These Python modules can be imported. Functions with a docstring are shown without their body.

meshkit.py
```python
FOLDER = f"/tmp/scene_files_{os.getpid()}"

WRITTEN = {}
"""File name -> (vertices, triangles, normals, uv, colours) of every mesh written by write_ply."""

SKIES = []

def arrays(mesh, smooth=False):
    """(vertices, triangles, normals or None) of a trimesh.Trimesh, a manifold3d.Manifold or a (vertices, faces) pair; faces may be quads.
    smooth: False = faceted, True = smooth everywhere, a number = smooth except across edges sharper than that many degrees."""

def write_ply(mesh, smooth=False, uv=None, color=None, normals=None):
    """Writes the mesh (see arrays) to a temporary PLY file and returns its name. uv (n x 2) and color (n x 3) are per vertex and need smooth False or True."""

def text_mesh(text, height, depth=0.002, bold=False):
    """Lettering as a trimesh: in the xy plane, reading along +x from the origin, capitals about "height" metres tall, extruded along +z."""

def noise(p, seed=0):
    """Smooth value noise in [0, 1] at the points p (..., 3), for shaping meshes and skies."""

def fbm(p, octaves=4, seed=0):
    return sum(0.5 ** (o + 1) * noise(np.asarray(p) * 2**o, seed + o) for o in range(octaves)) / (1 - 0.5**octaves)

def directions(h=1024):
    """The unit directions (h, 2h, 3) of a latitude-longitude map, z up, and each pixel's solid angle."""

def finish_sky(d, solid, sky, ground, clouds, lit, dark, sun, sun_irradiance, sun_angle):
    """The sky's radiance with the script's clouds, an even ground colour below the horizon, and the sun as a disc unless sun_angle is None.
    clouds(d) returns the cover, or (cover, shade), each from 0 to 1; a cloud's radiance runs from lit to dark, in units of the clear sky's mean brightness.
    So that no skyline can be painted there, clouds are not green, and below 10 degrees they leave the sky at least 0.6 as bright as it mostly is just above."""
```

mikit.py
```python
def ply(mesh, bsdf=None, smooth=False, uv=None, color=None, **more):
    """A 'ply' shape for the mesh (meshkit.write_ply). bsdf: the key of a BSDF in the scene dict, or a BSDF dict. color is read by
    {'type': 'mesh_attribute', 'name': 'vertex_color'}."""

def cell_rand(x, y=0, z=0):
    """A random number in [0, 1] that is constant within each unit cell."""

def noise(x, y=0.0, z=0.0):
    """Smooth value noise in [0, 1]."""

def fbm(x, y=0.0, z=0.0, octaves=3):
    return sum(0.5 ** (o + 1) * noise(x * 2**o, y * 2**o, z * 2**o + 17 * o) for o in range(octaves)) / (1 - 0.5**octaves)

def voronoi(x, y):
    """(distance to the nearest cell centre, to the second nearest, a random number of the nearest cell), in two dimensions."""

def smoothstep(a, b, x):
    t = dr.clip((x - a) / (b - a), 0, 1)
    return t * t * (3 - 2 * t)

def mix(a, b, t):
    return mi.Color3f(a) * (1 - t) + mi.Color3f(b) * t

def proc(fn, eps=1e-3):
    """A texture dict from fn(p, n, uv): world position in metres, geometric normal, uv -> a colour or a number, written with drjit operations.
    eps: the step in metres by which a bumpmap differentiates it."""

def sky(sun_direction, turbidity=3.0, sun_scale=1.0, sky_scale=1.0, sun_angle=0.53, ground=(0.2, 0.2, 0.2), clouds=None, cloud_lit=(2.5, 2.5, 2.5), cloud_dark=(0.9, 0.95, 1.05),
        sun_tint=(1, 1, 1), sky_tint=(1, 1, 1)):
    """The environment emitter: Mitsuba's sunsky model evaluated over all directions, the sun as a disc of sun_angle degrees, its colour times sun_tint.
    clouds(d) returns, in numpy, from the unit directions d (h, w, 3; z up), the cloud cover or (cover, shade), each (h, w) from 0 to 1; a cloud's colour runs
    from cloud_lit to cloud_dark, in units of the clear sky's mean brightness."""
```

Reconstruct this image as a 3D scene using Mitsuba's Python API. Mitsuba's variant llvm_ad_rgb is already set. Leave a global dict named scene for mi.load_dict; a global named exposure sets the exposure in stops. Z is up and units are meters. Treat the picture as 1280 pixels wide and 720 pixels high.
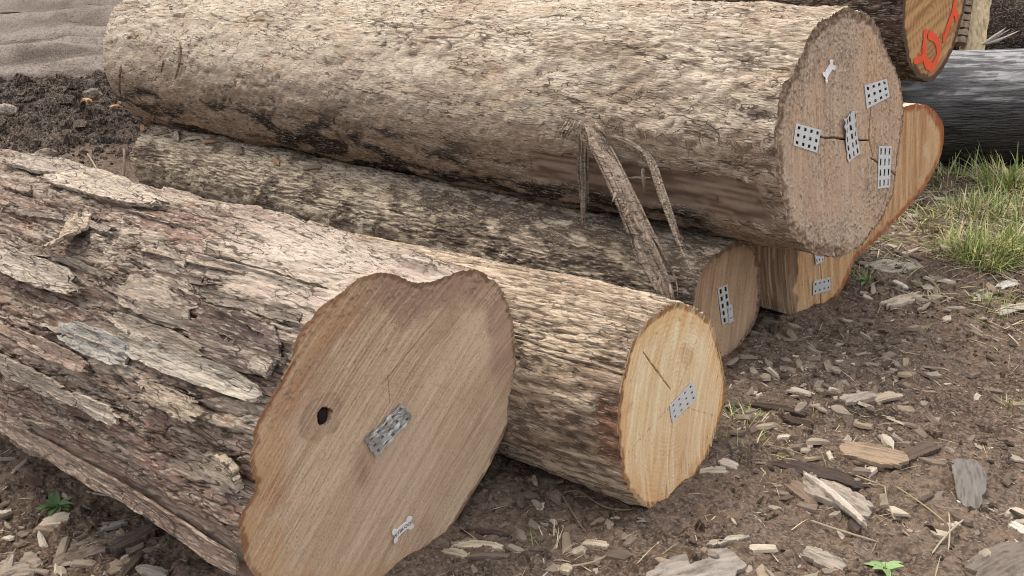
import math, random
import numpy as np
import trimesh
import shapely
from shapely.geometry import Polygon, LineString, Point
from scipy.spatial import Delaunay, cKDTree
import drjit as dr
import mitsuba as mi
import mikit, meshkit

T = mi.ScalarTransform4f
scene, labels = {}, {}
RNG = np.random.default_rng(11)

# ------------------------------------------------------------------ camera, sky, exposure
F_PX, CAM_H, PITCH, ROLL = 1200.0, 1.46476, 0.39923, -0.03138       # focal length in pixels of the 1280 wide photograph
CAM = np.array([0, 0, CAM_H])
FW = np.array([0, math.cos(PITCH), -math.sin(PITCH)])
_r, _u = np.array([1.0, 0, 0]), np.array([0, math.sin(PITCH), math.cos(PITCH)])
RT, UP = _r * math.cos(ROLL) + _u * math.sin(ROLL), -_r * math.sin(ROLL) + _u * math.cos(ROLL)
scene['camera'] = {'type': 'perspective', 'fov': math.degrees(2 * math.atan(640 / F_PX)), 'fov_axis': 'x', 'near_clip': 0.05, 'far_clip': 1000.0,
                   'to_world': T().look_at(origin=CAM.tolist(), target=(CAM + FW).tolist(), up=UP.tolist())}
scene['sky_light'] = mikit.sky([-0.35, 0.15, 0.9], turbidity=3, sun_scale=0.3, sun_angle=25, clouds=lambda d: (1.0, 1 - np.clip(d[..., 2], 0, 1)),
                               cloud_lit=(3.28, 3.22, 3.30), cloud_dark=(1.15, 1.14, 1.18), ground=(0.16, 0.13, 0.11))
exposure = 2.45


def ray(px, py):
    d = FW + (px - 640) / F_PX * RT - (py - 360) / F_PX * UP
    return d / np.linalg.norm(d)


def on_plane(px, py, p0, n):
    d = ray(px, py)
    return CAM + d * (((p0 - CAM) @ n) / (d @ n))


def at_depth(px, py, depth):
    d = ray(px, py)
    return CAM + d * (depth / (d @ FW))


def project(X):
    w = np.asarray(X) - CAM
    z = w @ FW
    return np.stack([640 + F_PX * (w @ RT) / z, 360 - F_PX * (w @ UP) / z, z], -1)


def lin(r, g, b, k=0.87):
    c = np.array([r, g, b]) / 255.0
    c = np.where(c < 0.04045, c / 12.92, ((c + 0.055) / 1.055) ** 2.4) * k
    return 0.76 * c + 0.24 * (c @ [0.30, 0.55, 0.15])


def linw(r, g, b, k=0.92):
    """fresh wood keeps more of its colour"""
    c = np.array([r, g, b]) / 255.0
    c = np.where(c < 0.04045, c / 12.92, ((c + 0.055) / 1.055) ** 2.4) * k
    return 0.93 * c + 0.07 * (c @ [0.30, 0.55, 0.15])


# ------------------------------------------------------------------ noise
def pn(p, seed=0):
    """gradient noise, about -1..1"""
    p = np.asarray(p, np.float32)
    i = np.floor(p).astype(np.int32)
    f = p - i
    u = f * f * f * (f * (f * 6 - 15) + 10)
    x0, y0, z0 = (i[:, k].astype(np.uint32) for k in range(3))
    out = np.zeros(len(p), np.float32)
    for a in (0, 1):
        wx = u[:, 0] if a else 1 - u[:, 0]
        hx = (x0 + np.uint32(a)) * np.uint32(374761393) + np.uint32(seed * 144665 + 77)
        for b in (0, 1):
            wy = wx * (u[:, 1] if b else 1 - u[:, 1])
            hy = hx + (y0 + np.uint32(b)) * np.uint32(668265263)
            for c in (0, 1):
                h = hy + (z0 + np.uint32(c)) * np.uint32(2246822519)
                h = (h ^ (h >> np.uint32(15))) * np.uint32(2246822519)
                h = (h ^ (h >> np.uint32(13))) * np.uint32(3266489917)
                h ^= h >> np.uint32(16)
                gx = (h & np.uint32(1023)).astype(np.float32) / 511.5 - 1
                gy = ((h >> np.uint32(10)) & np.uint32(1023)).astype(np.float32) / 511.5 - 1
                gz = ((h >> np.uint32(20)) & np.uint32(1023)).astype(np.float32) / 511.5 - 1
                out += wy * (u[:, 2] if c else 1 - u[:, 2]) * (gx * (f[:, 0] - a) + gy * (f[:, 1] - b) + gz * (f[:, 2] - c))
    return out * 1.5


def fb(p, oct=3, seed=0, gain=0.5):
    p = np.asarray(p, np.float32)
    return sum(gain ** o * pn(p * 2.0 ** o + 7.3 * o, seed + o) for o in range(oct))


def P2(x, y):
    return np.stack([x, y, np.zeros_like(x) + 0.37], -1)


def sst(a, b, x):
    t = np.clip((x - a) / (b - a), 0, 1)
    return t * t * (3 - 2 * t)


def mixc(a, b, t):
    return np.asarray(a) * (1 - t[:, None]) + np.asarray(b) * t[:, None]


# ------------------------------------------------------------------ materials
def attr():
    return {'type': 'mesh_attribute', 'name': 'vertex_color'}


def rough(tex, r=0.85, spec=0.25, **k):
    return {'type': 'principled', 'base_color': tex, 'roughness': r, 'specular': spec, **k}


GA, GB = (math.cos(-0.66), math.sin(-0.66)), (-math.sin(-0.66), math.cos(-0.66))     # the logs lie side by side in this direction


def grain_bump(p, n, uv):
    u, v = p.x * GA[0] + p.y * GA[1], p.x * GB[0] + p.y * GB[1]
    return mikit.fbm(u * 70, v * 300, p.z * 300, 2)


def grain_flecks(p, n, uv):
    """thin dark fissures that run along the logs and interlace, and short splits between them"""
    u, v = p.x * GA[0] + p.y * GA[1], p.x * GB[0] + p.y * GB[1]
    w = mikit.noise(p.x * 14, p.y * 14, p.z * 14) - 0.5
    a = mikit.fbm(u * 13 + 1.2 * w, v * 62 + 2 * w, p.z * 62 - 2 * w, 2)
    a2 = mikit.fbm(u * 22 + 31, v * 110 + 1.5 * w, p.z * 110 + 7, 2)
    on = mikit.smoothstep(0.35, 0.60, mikit.fbm(u * 5, v * 12, p.z * 12 + 5, 2))
    f1 = 1 - mikit.smoothstep(0.012, 0.040, dr.abs(a - 0.5))
    f2 = 1 - mikit.smoothstep(0.010, 0.045, dr.abs(a2 - 0.5))
    b = mikit.fbm(u * 75, v * 260, p.z * 260 + 11, 2)
    return dr.clip(f1 * (0.45 + 0.4 * on) + f2 * 0.45 * on + mikit.smoothstep(0.56, 0.68, b) * 0.30, 0, 0.85)


def grain_pale(p, n, uv):
    u, v = p.x * GA[0] + p.y * GA[1], p.x * GB[0] + p.y * GB[1]
    a = mikit.fbm(u * 50 + 5, v * 220 + 9, p.z * 220 + 3, 2)
    return mikit.smoothstep(0.56, 0.68, a) * 0.38


scene['bark_material'] = {'type': 'twosided', 'bsdf': {'type': 'bumpmap', 'tex': mikit.proc(grain_bump, eps=8e-4), 'scale': 0.0045, 'bsdf': {
    'type': 'blendbsdf', 'weight': mikit.proc(grain_flecks),
    'bsdf_0': {'type': 'blendbsdf', 'weight': mikit.proc(grain_pale), 'bsdf_0': rough(attr(), 0.9, 0.15), 'bsdf_1': rough({'type': 'rgb', 'value': [0.62, 0.56, 0.47]}, 0.9, 0.15)},
    'bsdf_1': rough({'type': 'rgb', 'value': [0.06, 0.046, 0.037]}, 0.9, 0.15)}}}
scene['wood_material'] = {'type': 'bumpmap', 'tex': mikit.proc(lambda p, n, uv: mikit.fbm(p.x * 300, p.y * 300, p.z * 300, 2), eps=1e-3), 'scale': 0.0012, 'bsdf': rough(attr(), 0.8, 0.2)}
def soil_bump(p, n, uv):
    return mikit.fbm(p.x * 60, p.y * 60, p.z * 60, 3)


def soil_dark(p, n, uv):
    return mikit.smoothstep(0.50, 0.60, mikit.fbm(p.x * 75, p.y * 75, p.z * 75, 3)) * 0.55


def soil_pale(p, n, uv):
    """crumbs of bark and dry soil too small to pick up"""
    w = mikit.noise(p.x * 23, p.y * 23, 3.0) * 2
    d1, d2, c = mikit.voronoi(p.x * 85 + w, p.y * 120 - w)
    k = mikit.smoothstep(0.60, 0.68, mikit.noise(p.x * 260 - 9 * w, p.y * 170 + 5 * w, 2.0))
    return dr.clip(dr.select(c > 0.62, mikit.smoothstep(0.42, 0.30, d1), 0) * 0.55 + k * 0.4, 0, 0.7)


scene['soil_material'] = {'type': 'bumpmap', 'tex': mikit.proc(soil_bump, eps=1.5e-3), 'scale': 0.016, 'bsdf': {
    'type': 'blendbsdf', 'weight': mikit.proc(soil_pale), 
    'bsdf_0': {'type': 'blendbsdf', 'weight': mikit.proc(soil_dark), 'bsdf_0': rough(attr(), 0.85, 0.25), 'bsdf_1': rough({'type': 'rgb', 'value': [0.035, 0.027, 0.022]}, 0.8, 0.3)},
    'bsdf_1': rough({'type': 'rgb', 'value': [0.235, 0.19, 0.15]}, 0.9, 0.2)}}


def wood_end(name, c, nrm, a, b, pale, dark, k_pale=0.45, k_dark=0.40, f=1.0, dust=0.0, pith=None, ring=0.0, curve=0.35):
    """sawn end grain: fine saw marks that run from pixel a to pixel b of the cut end at c"""
    A, B = on_plane(*a, c, nrm), on_plane(*b, c, nrm)
    d = (B - A) / np.linalg.norm(B - A)
    e = np.cross(nrm, d)
    pu, pv = ((on_plane(*pith, c, nrm) - c) @ d, (on_plane(*pith, c, nrm) - c) @ e) if pith else (0.0, 0.0)
    pu, pv, curve = float(pu), float(pv), float(curve)
    c, d, e = [float(x) for x in c], [float(x) for x in d], [float(x) for x in e]

    def ab(p):
        x, y, z = p.x - c[0], p.y - c[1], p.z - c[2]
        return x * d[0] + y * d[1] + z * d[2], x * e[0] + y * e[1] + z * e[2]

    def marks(p, n, uv):
        u, v = ab(p)
        v = v + curve * u * u + 0.012 * mikit.noise(u * 7, v * 7, 1.0)
        m = mikit.smoothstep(0.54, 0.66, mikit.fbm(v * 330 * f, u * 5, 2.0, 2)) * mikit.smoothstep(0.3, 0.6, mikit.noise(u * 9, v * 30, 5.0))
        return dr.clip(m * k_pale + mikit.smoothstep(0.62, 0.70, mikit.noise(v * 120 * f, u * 3, 8.0)) * 0.5 * k_pale, 0, 1)

    def darks(p, n, uv):
        u, v = ab(p)
        v = v + curve * u * u + 0.012 * mikit.noise(u * 7, v * 7, 1.0)
        m = mikit.smoothstep(0.52, 0.68, mikit.fbm(v * 240 * f + 40, u * 7, 4.0, 3)) * mikit.smoothstep(0.35, 0.7, mikit.fbm(u * 6, v * 10, 7.0, 2))
        g = mikit.smoothstep(0.60, 0.70, mikit.fbm(u * 220, v * 330, 3.0, 2))
        if ring:
            r = dr.sqrt(dr.square(u - pu) + dr.square(v - pv)) * (1 + 0.12 * mikit.noise(u * 6 + 3, v * 6, 9.0))
            q = r * 120 + 1.5 * mikit.noise(r * 40, 1.0, 1.0)
            g = g + ring * mikit.smoothstep(0.55, 0.95, dr.abs(2 * (q - dr.floor(q)) - 1)) * mikit.smoothstep(0.25, 0.6, mikit.noise(u * 11, v * 11, 4.0))
        if dust:
            g = g + dust * mikit.smoothstep(0.55, 0.62, mikit.fbm(u * 120, v * 120, 9.0, 2)) * mikit.smoothstep(0.35, 0.55, mikit.fbm(u * 12, v * 12, 2.0, 2))
        return dr.clip(m * k_dark + 0.25 * g, 0, 0.8)

    def bump(p, n, uv):
        u, v = ab(p)
        return mikit.noise(v * 380 * f, u * 12, 2.0) + 0.6 * mikit.noise(u * 220, v * 220, 5.0)

    scene[name] = {'type': 'bumpmap', 'tex': mikit.proc(bump, eps=8e-4), 'scale': 0.0022, 'bsdf': {
        'type': 'blendbsdf', 'weight': mikit.proc(darks), 
        'bsdf_0': {'type': 'blendbsdf', 'weight': mikit.proc(marks), 'bsdf_0': rough(attr(), 0.8, 0.2), 'bsdf_1': rough({'type': 'rgb', 'value': [float(x) for x in pale]}, 0.8, 0.2)},
        'bsdf_1': rough({'type': 'rgb', 'value': [float(x) for x in dark]}, 0.85, 0.15)}}
    return name


scene['wet_bark_material'] = {'type': 'bumpmap', 'tex': mikit.proc(lambda p, n, uv: mikit.fbm(p.x * 22, p.y * 160, p.z * 160, 3), eps=1.5e-3), 'scale': 0.006, 'bsdf': {
    'type': 'blendbsdf', 'weight': mikit.proc(lambda p, n, uv: mikit.smoothstep(0.46, 0.56, mikit.fbm(p.x * 5, p.y * 42, p.z * 42, 4)) * 0.8), 'bsdf_0': rough(attr(), 0.42, 0.5), 'bsdf_1': rough({'type': 'rgb', 'value': [0.03, 0.029, 0.03]}, 0.38, 0.5)}}
scene['chip_material'] = {'type': 'twosided', 'bsdf': rough(attr(), 0.85, 0.2)}
scene['zinc_material'] = {'type': 'twosided', 'bsdf': rough({'type': 'rgb', 'value': [0.66, 0.69, 0.70]}, 0.45, 0.5, metallic=0.25)}
scene['dull_zinc_material'] = {'type': 'twosided', 'bsdf': rough({'type': 'rgb', 'value': [0.46, 0.47, 0.46]}, 0.35, 0.5, metallic=0.5)}
scene['grey_hole_fill'] = {'type': 'twosided', 'bsdf': rough({'type': 'rgb', 'value': [0.16, 0.15, 0.14]}, 0.5, 0.4, metallic=0.3)}  # grey backing seen through plate holes, standing in for their shade
scene['white_plastic'] = {'type': 'twosided', 'bsdf': rough({'type': 'rgb', 'value': [0.8, 0.8, 0.8]}, 0.45, 0.5)}
scene['ink_material'] = {'type': 'diffuse', 'reflectance': {'type': 'rgb', 'value': [0.12, 0.12, 0.14]}}
scene['orange_paint'] = {'type': 'twosided', 'bsdf': rough({'type': 'rgb', 'value': [0.80, 0.10, 0.035]}, 0.6, 0.4)}
scene['dark_hole_fill'] = {'type': 'diffuse', 'reflectance': {'type': 'rgb', 'value': [0.03, 0.022, 0.017]}}  # dark fill for plate holes and the knot hole, painted depth shade
scene['grass_material'] = {'type': 'twosided', 'bsdf': rough(attr(), 0.6, 0.3)}


def key_of(name):
    if name not in scene:
        return name
    k = 1
    while f'{name}_{k:03d}' in scene:
        k += 1
    return f'{name}_{k:03d}'


PLACED = set()


def put(name, shape, label=None, cat=None, group=None, kind=None, parent=None, to=None):
    key = key_of((parent + '__' if parent else '') + name)
    scene[key] = dict(shape) if to is None else {**shape, 'to_world': to}
    d = {k: v for k, v in (('label', label), ('category', cat), ('group', group), ('kind', kind)) if v}
    if d:
        labels[key] = d
    return key


def vply(v, f, col, mat, smooth=True):
    return mikit.ply((np.asarray(v, float), np.asarray(f, int)), mat, smooth=smooth, color=np.clip(np.asarray(col, float), 0.003, 0.95))


# ------------------------------------------------------------------ terrain
def gz(x, y, detail=True):
    x, y = np.atleast_1d(np.asarray(x, float)), np.atleast_1d(np.asarray(y, float))
    far = sst(5.5, 9, y) * sst(0.5, -2.5, x)
    z = 0.035 * fb(P2(x * 1.1, y * 1.1), 2, 3) - 0.01
    # a heap of dug-up soil beside the far ends of the logs
    m = np.exp(-(((x + 3.05) / 0.75) ** 2 + ((y - 6.5) / 0.55) ** 2) * 1.2)
    z = z + 0.30 * m * (1 + 0.35 * fb(P2(x * 3, y * 3), 3, 9))
    # wheel ruts in the yard behind
    q = (y - 0.17 * x) + 0.25 * fb(P2(x * 0.4, y * 0.4), 2, 5)
    z = z + far * (0.09 * np.sin(q * 2.6) + 0.07 * np.abs(np.sin(q * 5.1)) + 0.04 * fb(P2(x * 2, y * 6), 3, 6))
    z = z + 0.05 * sst(6, 16, y) * (y - 6) * sst(0, 30, y)
    # grassy ground to the right lies a little higher
    z = z + 0.06 * sst(1.5, 2.4, x) * sst(2.9, 3.8, y)
    if detail:
        near = np.exp(-np.maximum(0, np.hypot(x - 0.5, y - 3) - 4) / 4)
        clod = fb(P2(x * 9, y * 9), 3, 20)
        z = z + near * (0.018 * clod + 0.016 * np.maximum(0, fb(P2(x * 24, y * 24), 3, 24)) + 0.006 * fb(P2(x * 65, y * 65), 2, 27))
        z = z + m * 0.06 * np.abs(fb(P2(x * 6, y * 6), 3, 31))
        z = z + far * (0.035 * np.abs(fb(P2(x * 3.2, y * 5), 3, 33)) + 0.012 * fb(P2(x * 9, y * 12), 2, 35))
    return z


def spaced(lo, hi, step, left, right, grow=1.07):
    mid = list(np.arange(lo, hi, step))
    out, s, a = [], step, lo
    while a > left:
        s *= grow
        a -= s
        out.append(a)
    res = out[::-1] + mid
    s, a = step, mid[-1]
    while a < right:
        s *= grow
        a += s
        res.append(a)
    return np.array(res)


gxs, gys = spaced(-1.35, 2.3, 0.0125, -1.5, 160, 1.05), spaced(1.5, 4.1, 0.0125, -60, 4.3, 1.05)
gxs = np.r_[spaced(-5.6, gxs[0] - 0.02, 0.036, -160, -1.0, 1.10), gxs]
gxs = np.unique(np.round(gxs, 5))
gys = np.unique(np.round(np.r_[gys, spaced(gys[-1] + 0.015, 10.5, 0.04, gys[-1], 260, 1.07)], 5))
GX, GY = np.meshgrid(gxs, gys)
gx, gy = GX.ravel(), GY.ravel()
gzv = gz(gx, gy)
nx, ny = len(gxs), len(gys)
ii = (np.arange(ny - 1)[:, None] * nx + np.arange(nx - 1)[None]).ravel()
gf = np.vstack([np.stack([ii, ii + 1, ii + nx + 1], 1), np.stack([ii, ii + nx + 1, ii + nx], 1)])
w1 = fb(P2(gx * 1.7, gy * 1.7), 3, 40)
w2 = fb(P2(gx * 8, gy * 8), 3, 44)
w3 = fb(P2(gx * 45, gy * 45), 2, 47)
gc = mixc(linw(92, 76, 64), linw(116, 99, 85), sst(-0.5, 0.6, w1))
gc = mixc(gc, linw(60, 47, 39), sst(0.1, 0.8, w2) * 0.7)
gc = gc * (1 + 0.38 * w3)[:, None]
gc = mixc(gc, lin(136, 120, 104), sst(0.45, 0.75, fb(P2(gx * 30, gy * 30), 2, 49)) * 0.5)
rq = (gy - 0.17 * gx) + 0.25 * fb(P2(gx * 0.4, gy * 0.4), 2, 5)
yard = sst(6.3, 7.4, gy + 0.3 * w1) * sst(-1.0, -2.4, gx + 0.4 * w1)
tan = mixc(lin(126, 116, 108), lin(86, 77, 71), sst(-0.35, 0.6, fb(P2(gx * 0.8, gy * 4), 4, 51, 0.65)))
tan = mixc(tan, lin(74, 66, 61), sst(0.15, 0.5, fb(P2(gx * 3, gy * 7), 3, 53)) * 0.6)
ridge_lit_dry = sst(0.55, 0.95, np.abs(np.sin(rq * 5.1)) + 0.35 * fb(P2(gx * 2.5, gy * 5), 3, 55))  # dry rut crests, painted paler to make up for weak relief shading
tan = mixc(tan, lin(162, 152, 143), ridge_lit_dry * 0.6)
gc = mixc(gc, tan, yard)
heap = np.exp(-(((gx + 3.05) / 0.8) ** 2 + ((gy - 6.45) / 0.6) ** 2) * 1.2)
gc = mixc(gc, lin(66, 56, 49), sst(0.2, 0.5, heap + 0.1 * w2))
put('ground', vply(np.stack([gx, gy, gzv], 1), gf, gc, 'soil_material'), 'trampled brown soil of the log yard with paler rutted mud behind', kind='structure')


gz_full = gz
GZ = gzv.reshape(ny, nx)


def gz(x, y, detail=True):
    """height of the ground sheet, read off its grid"""
    x, y = np.atleast_1d(np.asarray(x, float)), np.atleast_1d(np.asarray(y, float))
    i, j = np.clip(np.searchsorted(gxs, x) - 1, 0, nx - 2), np.clip(np.searchsorted(gys, y) - 1, 0, ny - 2)
    a, b = (x - gxs[i]) / (gxs[i + 1] - gxs[i]), (y - gys[j]) / (gys[j + 1] - gys[j])
    return GZ[j, i] * (1 - a) * (1 - b) + GZ[j, i + 1] * a * (1 - b) + GZ[j + 1, i] * (1 - a) * b + GZ[j + 1, i + 1] * a * b


def at_ground(px, py, lift=0.0):
    d = ray(px, py)
    z = 0.0
    for _ in range(6):
        p = CAM + d * ((z - CAM[2]) / d[2])
        z = float(gz(p[0], p[1])[0]) + lift
    return CAM + d * ((z - CAM[2]) / d[2])


# ------------------------------------------------------------------ logs
def frame(yaw, el):
    return np.array([math.cos(yaw) * math.cos(el), math.sin(yaw) * math.cos(el), math.sin(el)])


class Log:
    """One log: a bark skin swept along its axis from the traced outline of the cut end, and the cut end itself."""

    def __init__(self, name, label, c, nrm, axis, outline, length, r_back, relief, face_color, ds=0.006, dth=0.006, dense=None, face_step=0.0028,
                 cracks=(), holes=(), mat='bark_material', rim=0.02, blend=0.6, shape_back=None, fade=None, group=None, face_mat='wood_material'):
        self.key = name
        self.c, self.n, self.a = np.asarray(c, float), nrm, axis
        U = np.cross([0, 0, 1.0], nrm)
        self.U = U / np.linalg.norm(U)
        self.V = np.cross(nrm, self.U)
        A1 = np.cross([0, 0, 1.0], axis)
        self.A1 = A1 / np.linalg.norm(A1)
        self.A2 = np.cross(axis, self.A1)
        if outline is None:
            ang = np.linspace(-np.pi, np.pi, 73)[:-1]
            pts = np.stack([np.cos(ang), np.sin(ang)], 1) * r_back
        else:
            P = np.array([on_plane(x, y, self.c, nrm) for x, y in outline])
            pts = np.stack([(P - self.c) @ self.U, (P - self.c) @ self.V], 1)
        ang, rad = np.arctan2(pts[:, 1], pts[:, 0]), np.hypot(pts[:, 0], pts[:, 1])
        o = np.argsort(ang)
        ang, rad = ang[o], rad[o]
        a3, r3 = np.r_[ang - 2 * np.pi, ang, ang + 2 * np.pi], np.r_[rad, rad, rad]
        tt = np.linspace(-np.pi, np.pi, 1441)[:-1]
        from scipy.interpolate import PchipInterpolator
        rr = PchipInterpolator(a3, r3)(tt)
        kk = np.exp(-0.5 * (np.arange(-20, 21) / 6.0) ** 2)
        rr = np.convolve(np.r_[rr[-20:], rr, rr[:20]], kk / kk.sum(), 'valid')
        self.rmean = float(np.sqrt((rr ** 2).mean()))
        # theta samples: fine where the camera can see the skin, coarse elsewhere
        lo, hi = dense or (0, 2 * np.pi)
        s_d, s_c = dth / self.rmean, 3.0 * dth / self.rmean
        th, t = [], lo
        while t < lo + 2 * np.pi - 1e-6:
            th.append(t)
            t += s_d if t < hi else s_c
        th = np.array(th)
        if lo + 2 * np.pi - th[-1] < 0.5 * s_d:
            th = th[:-1]
        self.th = th
        R0 = np.interp((th + np.pi) % (2 * np.pi) - np.pi, np.r_[tt, np.pi], np.r_[rr, rr[0]])
        s = [0.0]
        while s[-1] < length:
            g = 1.0 if fade is None else 1.0 + max(0.0, s[-1] - fade) * 1.2
            s.append(s[-1] + ds * g)
        s = np.array(s)
        self.s = s
        S, TH = np.meshgrid(s, th, indexing='ij')
        base = self.c + R0[:, None] * (np.cos(th)[:, None] * self.U + np.sin(th)[:, None] * self.V)
        # angle and point in the frame square to the axis
        q0 = base - self.c
        along0 = q0 @ axis
        e1, e2 = q0 @ self.A1, q0 @ self.A2
        phi = np.arctan2(e2, e1)
        w = sst(0.0, blend, s)[:, None]
        rb = r_back(s) if callable(r_back) else np.full(len(s), r_back)
        sweep_r = np.hypot(e1, e2)[None]
        shp = 1.0 if shape_back is None else shape_back(phi)[None]
        R = sweep_r * (1 - w) + rb[:, None] * shp * w
        sa = -S + along0[None] * (1 - sst(0, 1.2, s)[:, None])
        X, Y = R * np.cos(phi)[None], R * np.sin(phi)[None]
        self.shape = S.shape
        loc = np.stack([X.ravel(), Y.ravel(), -sa.ravel()], 1)
        W = self.c + X.ravel()[:, None] * self.A1 + Y.ravel()[:, None] * self.A2 + sa.ravel()[:, None] * axis
        G = W.reshape(*S.shape, 3)
        dt = np.roll(G, -1, 1) - np.roll(G, 1, 1)
        dss = np.gradient(G, axis=0)
        N = np.cross(dss, dt)
        N /= np.linalg.norm(N, axis=2, keepdims=True) + 1e-12
        if (N.reshape(-1, 3) * (X.ravel()[:, None] * self.A1 + Y.ravel()[:, None] * self.A2)).sum(1).mean() < 0:
            N = -N
        h, col, *patch = relief(loc, np.repeat(phi[None], len(s), 0).ravel(), S.ravel(), W)
        # the relief moves along the face plane at the cut end, so that the end stays flat
        D = N - (N @ nrm)[..., None] * nrm * np.exp(-(S / 0.02) ** 2)[..., None]
        G = G + D * h.reshape(S.shape)[..., None]
        self.G, self.N = G, N
        self.BASE = W.reshape(*S.shape, 3)
        m, k = S.shape
        i, j = np.meshgrid(np.arange(m - 1), np.arange(k), indexing='ij')
        a_, b_ = (i * k + j).ravel(), (i * k + (j + 1) % k).ravel()
        f = np.vstack([np.stack([a_, a_ + k, b_ + k], 1), np.stack([a_, b_ + k, b_], 1)])
        v = G.reshape(-1, 3)
        fn = np.cross(v[f[:, 1]] - v[f[:, 0]], v[f[:, 2]] - v[f[:, 0]])
        if (fn * N.reshape(-1, 3)[f[:, 0]]).sum() < 0:
            f = f[:, ::-1]
        labels[name] = {'label': label, 'category': 'log'}
        if group:
            labels[name]['group'] = group
        if patch:                                                      # a stretch of the skin that is another stuff: a part of its own
            on = patch[0][f].mean(1) > 0.5
            fn = N.reshape(-1, 3)
            for part_name, sel, m_ in (('bark', ~on, mat), (patch[1], on, 'wood_material')):
                ids, inv = np.unique(f[sel], return_inverse=True)
                # normals of the whole skin, so that the seam does not show
                nrm_ = np.zeros_like(v)
                cr = np.cross(v[f[:, 1]] - v[f[:, 0]], v[f[:, 2]] - v[f[:, 0]])
                for q in range(3):
                    np.add.at(nrm_, f[:, q], cr)
                nrm_ /= np.linalg.norm(nrm_, axis=1, keepdims=True) + 1e-20
                path = meshkit.write_ply((v[ids], inv.reshape(-1, 3)), False, None, np.clip(col[ids], 0.003, 0.95), normals=nrm_[ids])
                put(part_name, {'type': 'ply', 'filename': path, 'face_normals': False, 'bsdf': {'type': 'ref', 'id': m_}}, patch[2] if m_ == 'wood_material' else None, parent=name)
        else:
            put('bark', vply(v, f, col, mat), parent=name)
        # the far end
        ring = v[-k:]
        ce = ring.mean(0)
        put('far_cut_face', vply(np.vstack([ring, ce]), np.stack([np.arange(k), (np.arange(k) + 1) % k, np.full(k, k)], 1), np.tile(lin(150, 125, 100), (k + 1, 1)), 'chip_material', False), parent=name)
        # the near cut face
        ring = G[0]
        bu = np.stack([(ring - self.c) @ self.U, (ring - self.c) @ self.V], 1)
        self.poly = Polygon(bu).buffer(0)
        bt = np.vstack([bu + (np.roll(bu, -1, 0) - bu) * t for t in np.linspace(0, 1, 6)[:-1]])
        tree = cKDTree(bt)
        x0, y0, x1, y1 = self.poly.bounds
        st = face_step
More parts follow.
